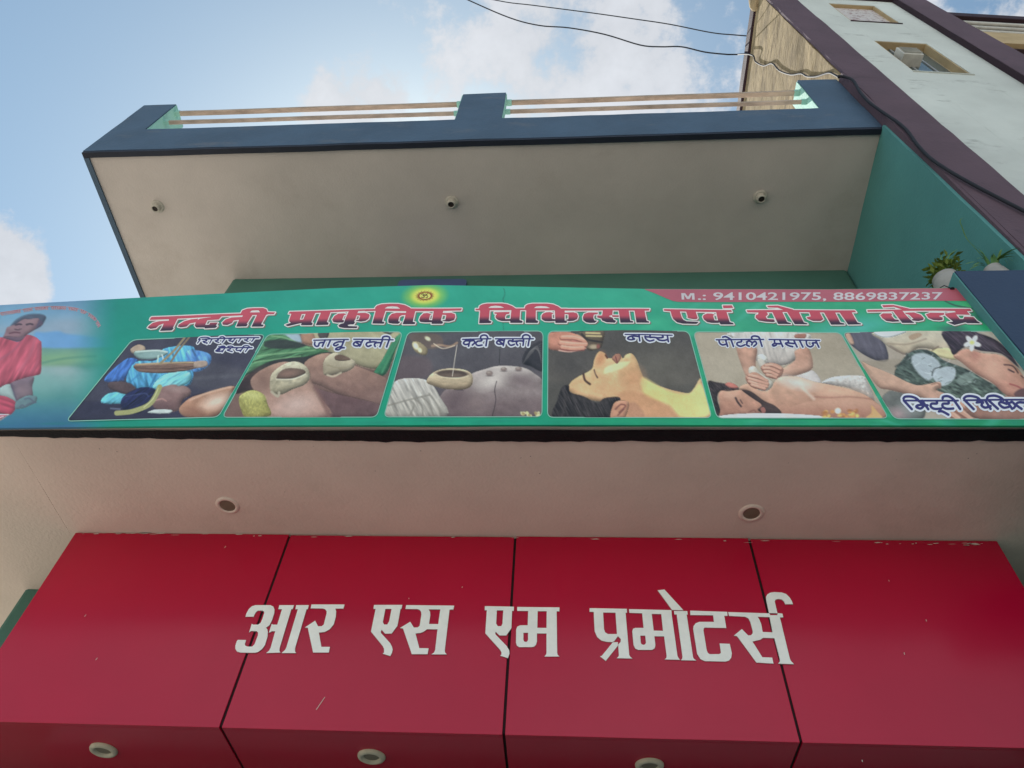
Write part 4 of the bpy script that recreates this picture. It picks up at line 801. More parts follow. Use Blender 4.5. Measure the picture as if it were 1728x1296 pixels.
PQ = [[(222.3, 572.5), (448.5, 565.8), (368.6, 704.6), (111.6, 711)], [(452, 565.4), (679.3, 559), (635.6, 704.2), (375, 705)], [(688, 559), (916.5, 559), (914.6, 703.8), (647.5, 703.8)],
      [(924.7, 559.3), (1162.2, 559.3), (1201.2, 705.6), (924, 704.8)], [(1169.8, 560), (1418.7, 560), (1499, 706.4), (1209.7, 706)], [(1421.8, 560), (1676.8, 560), (1791, 708), (1508.8, 707.4)]]
PL = ["print of a head oil treatment with a therapist in blue", "print of two knees with dough rings and green cloth", "print of oil poured into a dough ring on a back",
      "print of a face in profile under nose drops", "print of a back massage with white pouches", "print of a mud treatment with a white flower in dark hair"]
photos = [photo(q, f, bgc, lb) for q, f, bgc, lb in zip(PQ, (p1, p2, p3, p4, p5, p6), [(72, 70, 84), (120, 96, 88), (96, 90, 94), (92, 88, 82), (168, 156, 138), (166, 154, 140)], PL)]

# ------------------------------------------------------------------ lettering of the banner
def field_faces(X, Y, Fv, thr, colf, depth, b, cols):
    """fill the region Fv < thr with clipped cells (clean printed edges)"""
    h, w = Fv.shape; D = Fv-thr; ins = D < 0; cache = {}
    def vert(x, y):
        k = (round(float(x), 3), round(float(y), 3))
        if k not in cache:
            cache[k] = len(b.v); b.v.append(tuple(onS(k[0], k[1], depth))); cols.append(colf(*k))
        return cache[k]
    full = ins[:-1, :-1] & ins[1:, :-1] & ins[1:, 1:] & ins[:-1, 1:]; anyc = (ins[:-1, :-1] | ins[1:, :-1] | ins[1:, 1:] | ins[:-1, 1:]) & ~full
    for r in range(h-1):
        row = full[r]; k = 0; idx = np.flatnonzero(np.diff(np.concatenate(([0], row.astype(np.int8), [0]))))
        for a, e in [(q0, min(q0+16, e0)) for a0, e0 in zip(idx[::2], idx[1::2]) for q0 in range(a0, e0, 16)]:
            b.f.append((vert(X[r, a], Y[r, a]), vert(X[r+1, a], Y[r+1, a]), vert(X[r+1, e], Y[r+1, e]), vert(X[r, e], Y[r, e]))); b.mi.append(0)
    for r, q in zip(*np.where(anyc)):
        cs = [(r, q), (r+1, q), (r+1, q+1), (r, q+1)]; out = []
        for j in range(4):
            A_, B_ = cs[j], cs[(j+1) % 4]; da, db = D[A_], D[B_]
            if da < 0: out.append((X[A_], Y[A_]))
            if (da < 0) != (db < 0):
                t = da/(da-db); out.append((X[A_]+(X[B_]-X[A_])*t, Y[A_]+(Y[B_]-Y[A_])*t))
        if len(out) >= 3:
            ids = []
            for p_ in out:
                i = vert(*p_)
                if i not in ids: ids.append(i)
            if len(ids) >= 3: b.f.append(tuple(ids)); b.mi.append(0)
def word_field(shapes, o, pad, step):
    """shapes: ('p', pts) body polygon, ('h', pts) hole, ('s', width, pts) stroke, in zoomed coordinates o = (x0, y0, scale)"""
    conv = lambda pts: np.array([(o[0]+x/o[2], o[1]+y/o[2]) for x, y in pts], float)
    al = np.concatenate([conv(s_[-1]) for s_ in shapes])
    X, Y = np.meshgrid(np.arange(al[:, 0].min()-pad, al[:, 0].max()+pad, step), np.arange(al[:, 1].min()-pad, al[:, 1].max()+pad, step))
    Fv = np.full(X.shape, 1e3)
    for s_ in shapes:
        P_ = conv(s_[-1])
        if s_[0] == 's': 
            if len(P_) > 2: P_ = np.array(catmull(P_, False, 4))
            d = sdf_line(X, Y, P_)-s_[1]/2; Fv = np.minimum(Fv, d)
        else:
            d = sdf_poly(X, Y, P_)
            Fv = np.minimum(Fv, d) if s_[0] == 'p' else np.maximum(Fv, -d)
    return X, Y, Fv
HL = np.array([(255, 535.5), (410, 530), (480, 527.5), (630, 522.5), (720, 520.3), (800, 520.7), (945, 521), (1100, 522), (1240, 523), (1450, 523.2), (1660, 522)])
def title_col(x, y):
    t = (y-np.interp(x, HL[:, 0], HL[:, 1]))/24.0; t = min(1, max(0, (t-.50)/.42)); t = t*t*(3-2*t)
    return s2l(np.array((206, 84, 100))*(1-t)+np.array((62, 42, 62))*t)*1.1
o1, o2, o3, o4, o5, o6, o7, o8 = (240,510,7.2), (470,505,10.8), (620,505,10.165), (795,505,10.8), (940,505,10.165), (1110,505,11.52), (1250,505,7.8545), (1470,505,8.64)
def tr(o, pts): return [(o[0]+x/o[2], o[1]+y/o[2]) for x, y in pts]
def W(*gs):
    out = []
    for o, kind, pts in gs: out.append((kind, tr(o, pts)))
    return out
TITLE = [
 W((o1,'p',[(115,178),(1205,147),(1260,140),(1260,168),(1230,172),(850,188),(330,208),(90,215),(100,190)]), (o1,'p',[(1500,128),(1620,130),(1602,155),(1500,158)]),
   (o1,'p',[(325,225),(205,230),(130,248),(80,285),(62,308),(100,322),(165,314),(205,278),(262,258),(240,305),(212,348),(360,345),(385,318),(375,312),(440,185),(325,195)]),
   (o1,'p',[(960,160),(850,190),(750,200),(700,208),(660,235),(638,290),(660,316),(760,318),(762,330),(895,326),(920,300),(900,298),(925,258),(830,258),(818,282),(770,285),(795,230),(935,222),(985,165)]),
   (o1,'p',[(690,206),(600,212),(510,235),(445,272),(432,300),(470,310),(540,302),(580,265),(650,252)]),
   (o1,'p',[(1220,190),(1090,197),(1015,222),(975,262),(985,288),(1040,292),(1095,268),(1115,236),(1180,228),(1145,312),(1272,308),(1288,282),(1275,277),(1345,165),(1232,160)]),
   (o1,'p',[(1200,145),(1220,108),(1280,86),(1350,80),(1470,78),(1512,92),(1528,128),(1525,162),(1340,168),(1230,165)]), (o1,'p',[(1400,160),(1512,160),(1448,280),(1482,284),(1468,308),(1330,312)]), (o1,'h',[(1310,134),(1335,112),(1415,108),(1434,132)])),
 W((o2,'p',[(205,235),(1728,185),(1760,184),(1760,214),(1450,225),(950,248),(680,260),(185,275)]),
   (o2,'p',[(245,250),(680,245),(600,432),(628,440),(615,485),(415,485),(408,478),(425,448),(395,450),(170,505),(120,480),(228,440),(200,420),(195,390)]), (o2,'h',[(425,282),(495,278),(452,378),(390,382)]),
   (o2,'p',[(780,240),(955,240),(885,428),(922,438),(905,480),(680,485)]),
   (o2,'p',[(1250,285),(1190,265),(1090,272),(1020,315),(980,380),(1000,428),(1070,440),(1190,437),(1200,395),(1165,385),(1195,305)]),
   (o2,'p',[(1285,220),(1460,215),(1400,385),(1380,412),(1402,430),(1370,472),(1250,472),(1195,440),(1215,380)]),
   (o2,'p',[(1450,262),(1580,255),(1650,275),(1665,305),(1645,365),(1590,405),(1500,420),(1425,408),(1400,392),(1465,385),(1490,310),(1420,300)]),
   (o2,'p',[(1250,430),(1130,462),(1092,492),(1110,522),(1200,540),(1430,540),(1445,505),(1280,500),(1262,482),(1385,458)]),
   (o3,'p',[(-40,180),(150,172),(320,170),(320,200),(0,212),(-40,214)]),
   (o3,'p',[(130,155),(165,115),(240,90),(380,80),(530,80),(640,98),(720,135),(760,168),(700,205),(150,205)]), (o3,'h',[(300,162),(345,132),(430,124),(510,130),(560,162)]),
   (o3,'p',[(150,180),(315,190),(255,385),(295,390),(280,425),(85,425)]),
   (o3,'p',[(665,232),(500,232),(420,250),(375,295),(355,355),(360,405),(430,420),(530,420),(572,382),(530,375),(548,300),(585,275),(650,268)]), (o3,'p',[(670,185),(825,185),(778,378),(825,388),(810,420),(600,425),(640,320)]),
   (o3,'p',[(740,155),(1620,152),(1610,190),(1300,195),(820,203),(700,203)]),
   (o3,'p',[(1110,250),(1030,228),(960,235),(905,290),(885,350),(905,380),(990,388),(1100,385),(1110,350),(1055,345),(1075,265)]), (o3,'p',[(1140,180),(1305,180),(1260,355),(1300,378),(1285,412),(1095,412)]),
   (o3,'p',[(1285,230),(1440,226),(1500,248),(1510,300),(1485,352),(1400,375),(1310,370),(1270,350),(1335,345),(1352,265),(1280,258)])),
 W((o4,'p',[(80,172),(1728,176),(1760,178),(1760,214),(1525,212),(730,208),(160,205),(80,202)]),
   (o4,'p',[(140,170),(155,122),(205,95),(290,80),(560,80),(660,95),(750,130),(805,168),(860,205),(160,205)]), (o4,'h',[(315,162),(360,132),(440,122),(540,132),(600,162)]),
   (o4,'p',[(165,190),(342,190),(325,388),(375,408),(360,440),(145,440)]),
   (o4,'p',[(420,242),(702,238),(698,272),(640,285),(618,330),(625,368),(720,365),(720,405),(560,405),(490,385),(450,350),(442,310),(472,275),(425,268)]), (o4,'p',[(735,190),(898,190),(885,388),(940,402),(935,440),(710,440)]),
   (o4,'p',[(975,175),(990,125),(1035,100),(1120,85),(1390,85),(1500,100),(1590,140),(1645,180),(1700,212),(1000,212)]), (o4,'h',[(1145,168),(1190,140),(1270,132),(1370,140),(1435,168)]),
   (o4,'p',[(1005,195),(1182,195),(1180,388),(1225,402),(1215,440),(995,440)]),
   (o4,'p',[(1515,265),(1440,240),(1370,245),(1310,268),(1282,310),(1285,370),(1340,405),(1420,410),(1530,405),(1530,370),(1475,362),(1472,280)]), (o4,'p',[(1525,190),(1706,190),(1706,395),(1750,405),(1742,440),(1535,440)]),
   (o5,'p',[(40,168),(1590,178),(1580,212),(1490,215),(780,207),(130,203),(0,207)]),
   (o5,'p',[(125,235),(280,230),(345,250),(362,300),(345,352),(280,380),(200,385),(130,362),(195,348),(195,268),(125,260)]),
   (o5,'p',[(700,240),(540,236),(468,258),(442,310),(450,370),(500,408),(560,420),(650,420),(692,382),(640,375),(622,330),(632,278),(700,265)]),
   (o5,'p',[(785,200),(955,205),(950,285),(885,305),(955,335),(970,370),(1015,390),(990,425),(850,415),(772,380),(760,348),(685,325),(690,292),(772,292)]), (o5,'p',[(940,288),(1060,292),(1060,325),(950,322)]), (o5,'p',[(1055,200),(1228,200),(1255,388),(1305,398),(1305,425),(1085,425)]),
   (o5,'p',[(1325,195),(1498,195),(1535,388),(1580,402),(1580,425),(1360,425)])),
 W((o6,'p',[(115,205),(1430,210),(1445,248),(1340,252),(740,250),(430,250),(215,248),(120,240)]),
   (o6,'p',[(245,240),(428,245),(470,370),(500,410),(560,435),(800,442),(755,485),(480,485),(370,460),(300,400),(270,340)]), (o6,'p',[(548,245),(735,240),(778,370),(755,392),(690,395),(600,378),(572,362),(580,345)]),
   (o6,'p',[(1120,305),(1050,280),(960,278),(890,308),(872,345),(900,400),(960,445),(1050,462),(1195,460),(1175,412),(1105,408),(1075,320)]), (o6,'p',[(1130,235),(1335,240),(1400,442),(1465,458),(1480,490),(1220,490),(1170,410)]),
   (o6,'p',[(1260,120),(1440,118),(1470,172),(1275,178)])),
 W((o7,'p',[(75,145),(600,143),(1510,145),(1535,172),(1250,175),(750,172),(550,172),(200,178),(90,175)]), (o7,'p',[(345,88),(490,85),(690,135),(720,160),(600,160),(490,115),(365,112)]),
   (o7,'p',[(235,170),(340,172),(365,200),(332,232),(350,262),(440,268),(455,300),(430,305),(330,300),(240,285),(195,245),(200,210),(230,200)]), (o7,'p',[(415,165),(550,168),(615,302),(665,314),(670,330),(495,330)]),
   (o7,'p',[(610,165),(770,168),(835,302),(885,316),(890,330),(715,330)]), (o7,'p',[(905,168),(1045,168),(1098,262),(1060,285),(960,285),(885,258),(872,235),(930,225)]), (o7,'p',[(1098,165),(1250,168),(1320,302),(1375,314),(1380,332),(1200,332)]), (o7,'p',[(1305,165),(1470,168),(1545,302),(1600,322),(1600,332),(1425,332)])),
 W((o8,'p',[(-60,158),(450,158),(560,150),(1440,148),(1465,180),(1390,186),(1060,182),(460,182),(200,186),(-50,186)]), (o8,'p',[(155,90),(320,88),(550,145),(580,165),(450,160),(330,118),(180,125)]),
   (o8,'p',[(290,212),(170,210),(130,235),(160,280),(220,325),(310,340),(415,336),(390,308),(342,302),(292,245),(310,235)]), (o8,'p',[(310,170),(450,175),(520,260),(590,332),(635,362),(450,360)]), (o8,'p',[(485,206),(620,204),(720,240),(765,290),(755,320),(680,335),(600,325),(575,310),(612,302),(548,238),(500,226)]),
   (o8,'p',[(1060,212),(860,210),(790,232),(830,290),(900,320),(990,325),(1040,315),(1040,280),(980,258),(1060,242)]),
   (o8,'p',[(1205,180),(1390,182),(1440,238),(1235,235),(1290,300),(1340,300),(1355,265),(1490,270),(1540,325),(1600,362),(1400,362),(1370,350),(1210,390),(1105,350),(1190,340),(1085,255),(1065,220),(1230,200)])),
]
UNIT = (0, 0, 1)
for shp in TITLE:
    X, Y, Fv = word_field(shp, UNIT, 8, .7)
    wd = MB(); cl = []
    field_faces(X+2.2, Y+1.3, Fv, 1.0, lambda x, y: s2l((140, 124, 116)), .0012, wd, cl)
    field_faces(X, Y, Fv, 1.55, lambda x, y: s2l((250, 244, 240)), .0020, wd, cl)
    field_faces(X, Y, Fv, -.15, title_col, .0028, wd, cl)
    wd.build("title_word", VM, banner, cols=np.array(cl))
# captions on the photographs: thin navy strokes on a white halo
a1, a2, a3, a4, a5, a6 = (320,560,13.29), (520,560,11.52), (770,555,12.34), (1040,555,15.71), (1200,560,8.64), (1515,660,8.11)
def basti(dx, k, y0):   # the word repeated on two captions
    pass
CAP = [
 (a1, 1.45, 2.2, [(1.6,[(290,190),(1560,152)]),(0,[(245,195),(185,275)]),(0,[(210,195),(240,160),(330,145),(430,155),(490,190)]),(0,[(350,195),(395,212),(360,235),(310,240),(345,268),(400,272),(395,290)]),(0,[(510,190),(460,280)]),
   (0,[(630,190),(660,208),(625,225),(580,230),(620,252),(665,268)]),(0,[(805,180),(740,265)]),(0,[(690,148),(760,138),(812,178)]),(0,[(890,185),(955,172),(925,212),(890,218),(920,240),(990,238)]),(0,[(1035,175),(970,258)]),(0,[(1165,165),(1105,250)]),
   (0,[(1290,162),(1320,185),(1280,205),(1235,208),(1280,226),(1320,242)]),(0,[(1465,158),(1400,242)]),
   (1.6,[(690,392),(1410,378)]),(0,[(670,400),(640,410),(690,418),(680,440),(620,438),(600,462),(680,472),(750,455)]),(0,[(805,390),(740,482)]),(0,[(730,352),(790,352),(815,388)]),(0,[(660,368),(740,365),(800,390)]),
   (0,[(900,388),(930,410),(890,430),(855,440),(910,460),(965,475)]),(0,[(870,358),(950,352),(1000,385)]),(0,[(1090,388),(1050,425),(1080,448),(1160,440)]),(0,[(1205,385),(1145,470)]),(0,[(1330,375),(1258,470)]),(0,[(1195,380),(1230,345),(1300,335),(1345,355),(1330,378)])]),
 (a2, 2.3, 2.6, [(1.7,[(115,180),(785,165)]),(1.7,[(890,160),(1650,150)]),(0,[(135,215),(130,265),(160,298),(205,288),(225,235),(305,222)]),(0,[(335,175),(280,300)]),(0,[(440,175),(385,300)]),
   (0,[(690,215),(600,212),(520,242),(500,272),(540,290),(585,265)]),(0,[(705,175),(655,300)]),(0,[(650,300),(565,332),(540,360),(595,368),(650,332),(705,328)]),
   (0,[(1025,210),(940,205),(890,240),(895,275),(955,290),(1025,265)]),(0,[(935,222),(1000,262)]),(0,[(1070,160),(1005,290)]),(0,[(1200,160),(1200,205),(1150,222),(1130,260),(1165,292),(1225,268)]),(0,[(1190,212),(1270,200),(1330,205)]),(0,[(1400,212),(1320,218),(1290,250),(1305,290)]),(0,[(1445,160),(1395,290)]),(0,[(1575,150),(1525,290)]),(0,[(1440,150),(1460,100),(1530,86),(1580,105),(1578,155)])]),
 (a3, 2.3, 2.6, [(1.7,[(130,212),(720,210)]),(1.7,[(815,212),(1605,212)]),(0,[(265,245),(190,245),(150,290),(190,322),(260,308)]),(0,[(290,212),(255,358)]),(0,[(290,252),(360,242),(385,282),(335,335)]),
   (0,[(530,215),(525,250),(440,260),(408,308),(450,348),(535,340)]),(0,[(640,212),(618,355)]),(0,[(510,212),(510,160),(560,132),(620,140),(652,180),(645,215)]),
   (0,[(975,248),(890,242),(840,288),(880,325),(975,318)]),(0,[(885,258),(955,308)]),(0,[(1005,215),(978,355)]),(0,[(1180,215),(1170,255),(1100,255),(1085,300),(1135,348),(1210,328)]),(0,[(1165,270),(1270,258)]),(0,[(1380,258),(1290,258),(1250,300),(1278,345)]),(0,[(1405,215),(1390,350)]),(0,[(1522,212),(1495,355)]),(0,[(1385,212),(1385,160),(1430,132),(1490,135),(1532,170),(1525,215)])]),
 (a4, 2.3, 2.5, [(1.5,[(230,190),(1480,190)]),(0,[(580,242),(450,232),(340,255),(300,302),(380,332),(480,312),(430,278)]),(0,[(600,195),(620,360)]),(0,[(885,195),(890,245),(800,250),(755,238),(790,312),(880,358),(990,330)]),(0,[(890,262),(1000,258),(1100,268),(1235,252),(1215,200)]),(0,[(1060,262),(1120,320),(1250,335),(1345,308)]),(0,[(1350,195),(1378,360)])]),
 (a5, 2.4, 2.0, [(1.8,[(75,115),(765,112)]),(1.8,[(845,112),(1585,115)]),(0,[(115,118),(125,162),(165,190),(220,180)]),(0,[(210,115),(240,212)]),(0,[(290,112),(325,212)]),(0,[(170,78),(215,70),(292,112)]),(0,[(440,115),(440,145),(385,158),(380,190),(430,212),(490,190)]),
   (0,[(515,150),(555,135),(598,160),(590,192)]),(0,[(525,160),(518,192),(555,212)]),(0,[(600,162),(640,140),(662,175),(622,212)]),(0,[(710,112),(742,212)]),(0,[(600,112),(590,78),(630,62),(690,75),(712,112)]),
   (0,[(925,118),(932,165),(1010,172)]),(0,[(932,165),(895,188),(915,206),(950,190)]),(0,[(1000,115),(1045,212)]),(0,[(1120,115),(1128,148),(1085,165),(1130,195),(1190,210)]),(0,[(1128,158),(1210,165)]),(0,[(1205,115),(1255,212)]),(0,[(1290,115),(1340,212)]),(0,[(1390,130),(1400,182),(1450,208),(1492,182),(1480,152),(1545,150)]),(0,[(1525,115),(1575,212)])]),
 (a6, 3.6, 3.4, [(2.6,[(75,138),(820,140)]),(2.6,[(900,136),(2080,130)]),(0,[(80,138),(190,255)]),(0,[(75,112),(100,86),(180,85),(250,110),(292,150)]),(0,[(300,150),(340,195),(405,202)]),(0,[(340,195),(272,202),(252,225),(310,246),(352,212)]),(0,[(330,140),(415,255)]),
   (0,[(530,150),(530,178),(460,180),(448,218),(500,250),(590,246)]),(0,[(560,286),(610,286),(690,330)]),(0,[(690,150),(690,178),(615,182),(615,225),(670,250),(755,246)]),(0,[(770,140),(850,255)]),(0,[(610,112),(620,85),(680,78),(740,108),(772,140)]),
   (0,[(912,136),(1035,258)]),(0,[(900,112),(930,85),(1000,80),(1080,100),(1122,138)]),(0,[(1075,168),(1160,165),(1140,205),(1190,238),(1265,218)]),(0,[(1190,140),(1265,255)]),(0,[(1230,136),(1365,255)]),(0,[(1215,112),(1240,85),(1320,78),(1400,105),(1442,138)]),
   (0,[(1485,188),(1405,165),(1380,190),(1440,238),(1510,230)]),(0,[(1475,140),(1560,255)]),(0,[(1515,180),(1560,165),(1602,210),(1580,245)]),(0,[(1745,172),(1650,168),(1615,200),(1690,255)]),(0,[(1800,140),(1810,180),(1760,195),(1820,235),(1870,250)]),(0,[(1800,188),(1900,192)]),(0,[(1880,140),(1960,255)]),(0,[(1985,140),(2060,255)])]),
]
for ph, (o, w, halo, st) in zip(photos, CAP):
    X, Y, Fv = word_field([('s', w if not a_ else a_, pts) for a_, pts in st], o, 6, .6)
    # lettering has slab feet: strokes a little wider at the foot come from the halo
    wd = MB(); cl = []
    field_faces(X, Y, Fv, halo, lambda x, y: s2l((238, 242, 250)), .0020, wd, cl)
    field_faces(X, Y, Fv, .25, lambda x, y: s2l((52, 50, 118)), .0028, wd, cl)
    wd.build("caption_lettering", VM, ph, cols=np.array(cl))
# red strip with the telephone numbers
wd = MB(); cl = []
st = [(1086, 488.2), (1104, 495), (1122, 503), (1136, 508.6), (1145, 510), (1400, 509), (1640.5, 508.4), (1618, 486.3), (1400, 488.6)]
X, Y = np.meshgrid(np.arange(1080, 1646, .8), np.arange(484, 513, .8)); Fv = sdf_poly(X, Y, np.array(st))
field_faces(X, Y, Fv, 0, lambda x, y: s2l(np.array((192, 104, 118))*(1-max(0, (x-1580)/60)*.35)+np.array((180, 40, 50))*max(0, (x-1580)/60)*.35), .0012, wd, cl)
strip = wd.build("phone_strip", VM, banner, cols=np.array(cl))
def text_shape(body, x0, x1, yb, cap, ang=0.0, bold=.008):
    cu = bpy.data.curves.new("t", 'FONT'); cu.body = body; cu.size = 1; cu.offset = bold; cu.resolution_u = 3
    ob = bpy.data.objects.new("t", cu); COL.objects.link(ob); dg = bpy.context.evaluated_depsgraph_get(); me = bpy.data.meshes.new_from_object(ob.evaluated_get(dg))
    V = np.array([v.co[:2] for v in me.vertices]); F_ = [tuple(p.vertices) for p in me.polygons]
    bpy.data.objects.remove(ob); bpy.data.curves.remove(cu); bpy.data.meshes.remove(me)
    h0 = V[:, 1].max(); V[:, 0] = x0+(V[:, 0]-V[:, 0].min())/(np.ptp(V[:, 0]))*(x1-x0); V[:, 1] = yb-V[:, 1]*cap/h0+ang*(V[:, 0]-x0)
    return V, F_
V, F_ = text_shape(".: 9410421975, 8869837237", 1177.5, 1590.5, 506.2, 12.6, 0, .016)
Mg = [(0, 0), (0, 1), (.30, 1), (.50, .42), (.70, 1), (1, 1), (1, 0), (.80, 0), (.80, .74), (.60, .08), (.40, .08), (.20, .74), (.20, 0)]
F_ = F_+[tuple(len(V)+k for k in range(len(Mg)))]; V = np.concatenate([V, np.array([(1149.5+x*22+.8*(1-y), 506.2-y*10.9) for x, y in Mg])])
wd = MB(); wd.v = [tuple(onS(x, y, .0022)) for x, y in V]; wd.f = F_; wd.mi = [0]*len(F_)
wd.build("phone_number", VM, strip, cols=np.tile(s2l((222, 214, 218)), (len(V), 1)))
# sun emblem with the om sign
wd = MB(); cl = []; cxm, cym = 717.2, 499.0
def addp(pts, col, d):
    wd.poly([tuple(onS(x, y, d)) for x, y in pts]); cl.extend([s2l(col)]*len(pts))
for k in range(34):
    th = 2*math.pi*k/34; ln = 1.0 if k % 2 else .82
    f_ = lambda r, t: (cxm+17.6*r*math.cos(t), cym+9.6*r*math.sin(t)-.05*17.6*r*math.cos(t))
    addp([f_(.56, th-.07), f_(.80, th+.03), f_(1.0*ln, th+.10), f_(.56, th+.08)], (150, 62, 44), .0010)
X, Y = np.meshgrid(np.arange(700, 735, .5), np.arange(490, 508, .5))
Fv = np.abs(np.hypot((X-cxm)/10.4, (Y-cym)/5.7)-1)*6-.5; field_faces(X, Y, Fv, 0, lambda x, y: s2l((176, 84, 56)), .0016, wd, cl)
om = [[(711, 496.6), (714, 495.8), (716, 497.2), (713.6, 498.7), (716.2, 500), (714.8, 502.2), (711, 501.4)], [(716, 499.2), (719, 498), (721.5, 499.4), (721, 502), (718.6, 501.8)], [(717.5, 495.8), (719.6, 496.8), (722, 495.4)]]
X, Y, Fv = word_field([('s', .9, p_) for p_ in om], UNIT, 3, .4); field_faces(X, Y, Fv, 0, lambda x, y: s2l((112, 70, 54)), .0022, wd, cl)
wd.build("sun_emblem", VM, banner, cols=np.array(cl))
# small curved red lettering above the seated figure
ap = np.array(catmull([(-30, 536), (0, 530.5), (39, 524.3), (62, 521), (94, 519.6), (125, 521.8), (146, 529), (160, 539), (168, 552)], False, 14))
seg = np.linalg.norm(np.diff(ap, axis=0), axis=1); cum = np.concatenate(([0], np.cumsum(seg)))
def along(t, off):
    x = np.interp(t, cum, ap[:, 0]); y = np.interp(t, cum, ap[:, 1]); x2 = np.interp(t+1, cum, ap[:, 0]); y2 = np.interp(t+1, cum, ap[:, 1])
    d = np.array([x2-x, y2-y]); d /= (np.linalg.norm(d)+1e-6); return (x-d[1]*off, y+d[0]*off)
shp = []; t = 0.0; L = cum[-1]-2
wlen = [28, 36, 18, 24, 27, 18, 12, 16]; k = 0
while t < L-6:
    w_ = wlen[k % 8]; e = min(t+w_, L); n_ = max(2, int((e-t)/3))
    shp.append(('s', .8, [along(t+(e-t)*j/n_, -2.2) for j in range(n_+1)]))
    q = t+1.5
    while q < e-1.5:
        typ = rng.randint(4)
        if typ == 0: shp.append(('s', .9, [along(q+1, -2), along(q+1.2, 2.2)]))
        elif typ == 1: shp.append(('s', .8, [along(q, -1), along(q+1.6, -.6), along(q+.6, .8), along(q+2, 2.2)]))
        elif typ == 2: shp.append(('s', .8, [along(q, .8), along(q+1, -.8), along(q+2, .6), along(q+2.2, 2.2)]))
        else: shp.append(('s', .8, [along(q, -1), along(q+.3, 1.4), along(q+2, 1), along(q+2.3, -1.8)]))
        q += 3.1
    t = e+2.6; k += 1
X, Y, Fv = word_field(shp, UNIT, 3, .55); wd = MB(); cl = []
field_faces(X, Y, Fv, .55, lambda x, y: s2l((196, 180, 190)), .0010, wd, cl); field_faces(X, Y, Fv, -.08, lambda x, y: s2l((176, 78, 96)), .0018, wd, cl)
wd.build("curved_lettering", VM, banner, cols=np.array(cl))

# ------------------------------------------------------------------ neighbouring building on the right
NO = np.array([2.706, 2.262, 0.0]); NT = R_(5)
def NF(u, d, z): return (NO[0]+u*math.cos(NT)+d*math.sin(NT), NO[1]+u*math.sin(NT)-d*math.cos(NT), z)
def onN(px, py, d=0):
    n = np.array([math.sin(NT), -math.cos(NT), 0]); t = np.array([math.cos(NT), math.sin(NT), 0]); r = ray(px, py)
    s = ((NO+n*d-CAM) @ n)/(r @ n); p = CAM+r*s; return (p-NO) @ t, p[2]
nei = thing("white_building", "tall white building with purple bands and rough tan side wall right of the shop", "building", (2.9, 2.3, 0))
b = MB(); b.gbox(2.722, 2.752, 2.270, 14, 7.4, 13.16, .11, .009, seed=31); b.box(2.726, 2.752, 2.282, 14, 0, 7.39)
o = b.build("side_wall", M['tan'], nei); o['label'] = "rough unpainted tan side wall"
b = MB(); b.gbox(2.685, 2.99, 2.50, 14, 13.162, 13.37, .2, .008, seed=32); b.build("coping", M['purple_dark'], nei)
b = MB(); b.lathe([(.0001, -.22), (.06, -.20), (.12, -.10), (.13, .0), (.11, .14), (.05, .24), (.0001, .26)], (2.76, 2.41, 13.26), 14, sx=1, sy=.8)
b.v = [tuple(Vector(q)+noise.noise_vector(Vector(q)*9)*.03) for q in b.v]; b.build("plaster_lump", M['tan'], nei, True)
b = MB(); b.gbox(.026, .415, .001, .030, 0, 13.6, .14, .006, fn=lambda u, d, z: NF(u, d, z), seed=33); b.build("pilaster", M['purple'], nei)
b = MB(); b.gbox(-.004, .0255, -.075, .0285, 0, 9.30, .2, .002, fn=lambda u, d, z: NF(u, d, z), seed=34); b.build("pilaster_return", M['purple'], nei)
w1, w2 = (.845, 1.455, 11.74, 12.74), (.815, 1.405, 9.61, 10.81)
b = MB()
def wallbit(u0, u1, z0, z1, sd): b.gbox(u0, u1, -.20, .0, z0, z1, .2, .003, fn=lambda u, d, z: NF(u, d, z), seed=sd)
wallbit(.416, w2[0], 0, 13.04, 41); wallbit(w1[1], 1.798, 0, 13.04, 41)
wallbit(w2[0]+.001, w1[1]-.001, 0, w2[2], 41); wallbit(w2[0]+.001, w1[1]-.001, w2[3], w1[2], 41); wallbit(w2[0]+.001, w1[1]-.001, w1[3], 13.04, 41)
wallbit(w2[1], w1[1]-.0012, w2[2]+.001, w2[3]-.001, 41); wallbit(w2[0]+.0012, w1[0], w1[2]+.001, w1[3]-.001, 41)
b.build("front_wall", M['white'], nei)
b = MB(); b.gbox(.417, 1.797, -.2, .05, 13.042, 13.6, .2, .004, fn=lambda u, d, z: NF(u, d, z), seed=48); b.build("top_band", M['purple_dark'], nei)
b = MB(); b.gbox(1.80, 2.20, -.9, .065, 0, 13.9, .2, .004, fn=lambda u, d, z: NF(u, d, z), seed=49); bd = b.build("pilaster", M['purple'], nei)
b = MB(); b.gbox(1.790, 1.799, .0015, .063, 0, 13.04, .2, .002, fn=lambda u, d, z: NF(u, d, z), seed=50); b.build("reveal", M['purple_dark'], bd)
M['leafglass'] = mat("patterned_pane", (0.62, 0.60, 0.58), .5, .4, .1, 26, 0, 1, col2=(0.50, 0.44, 0.42), dirt=(.9, 16, .50, (.22, .09, .08), (1, 1, 1)))
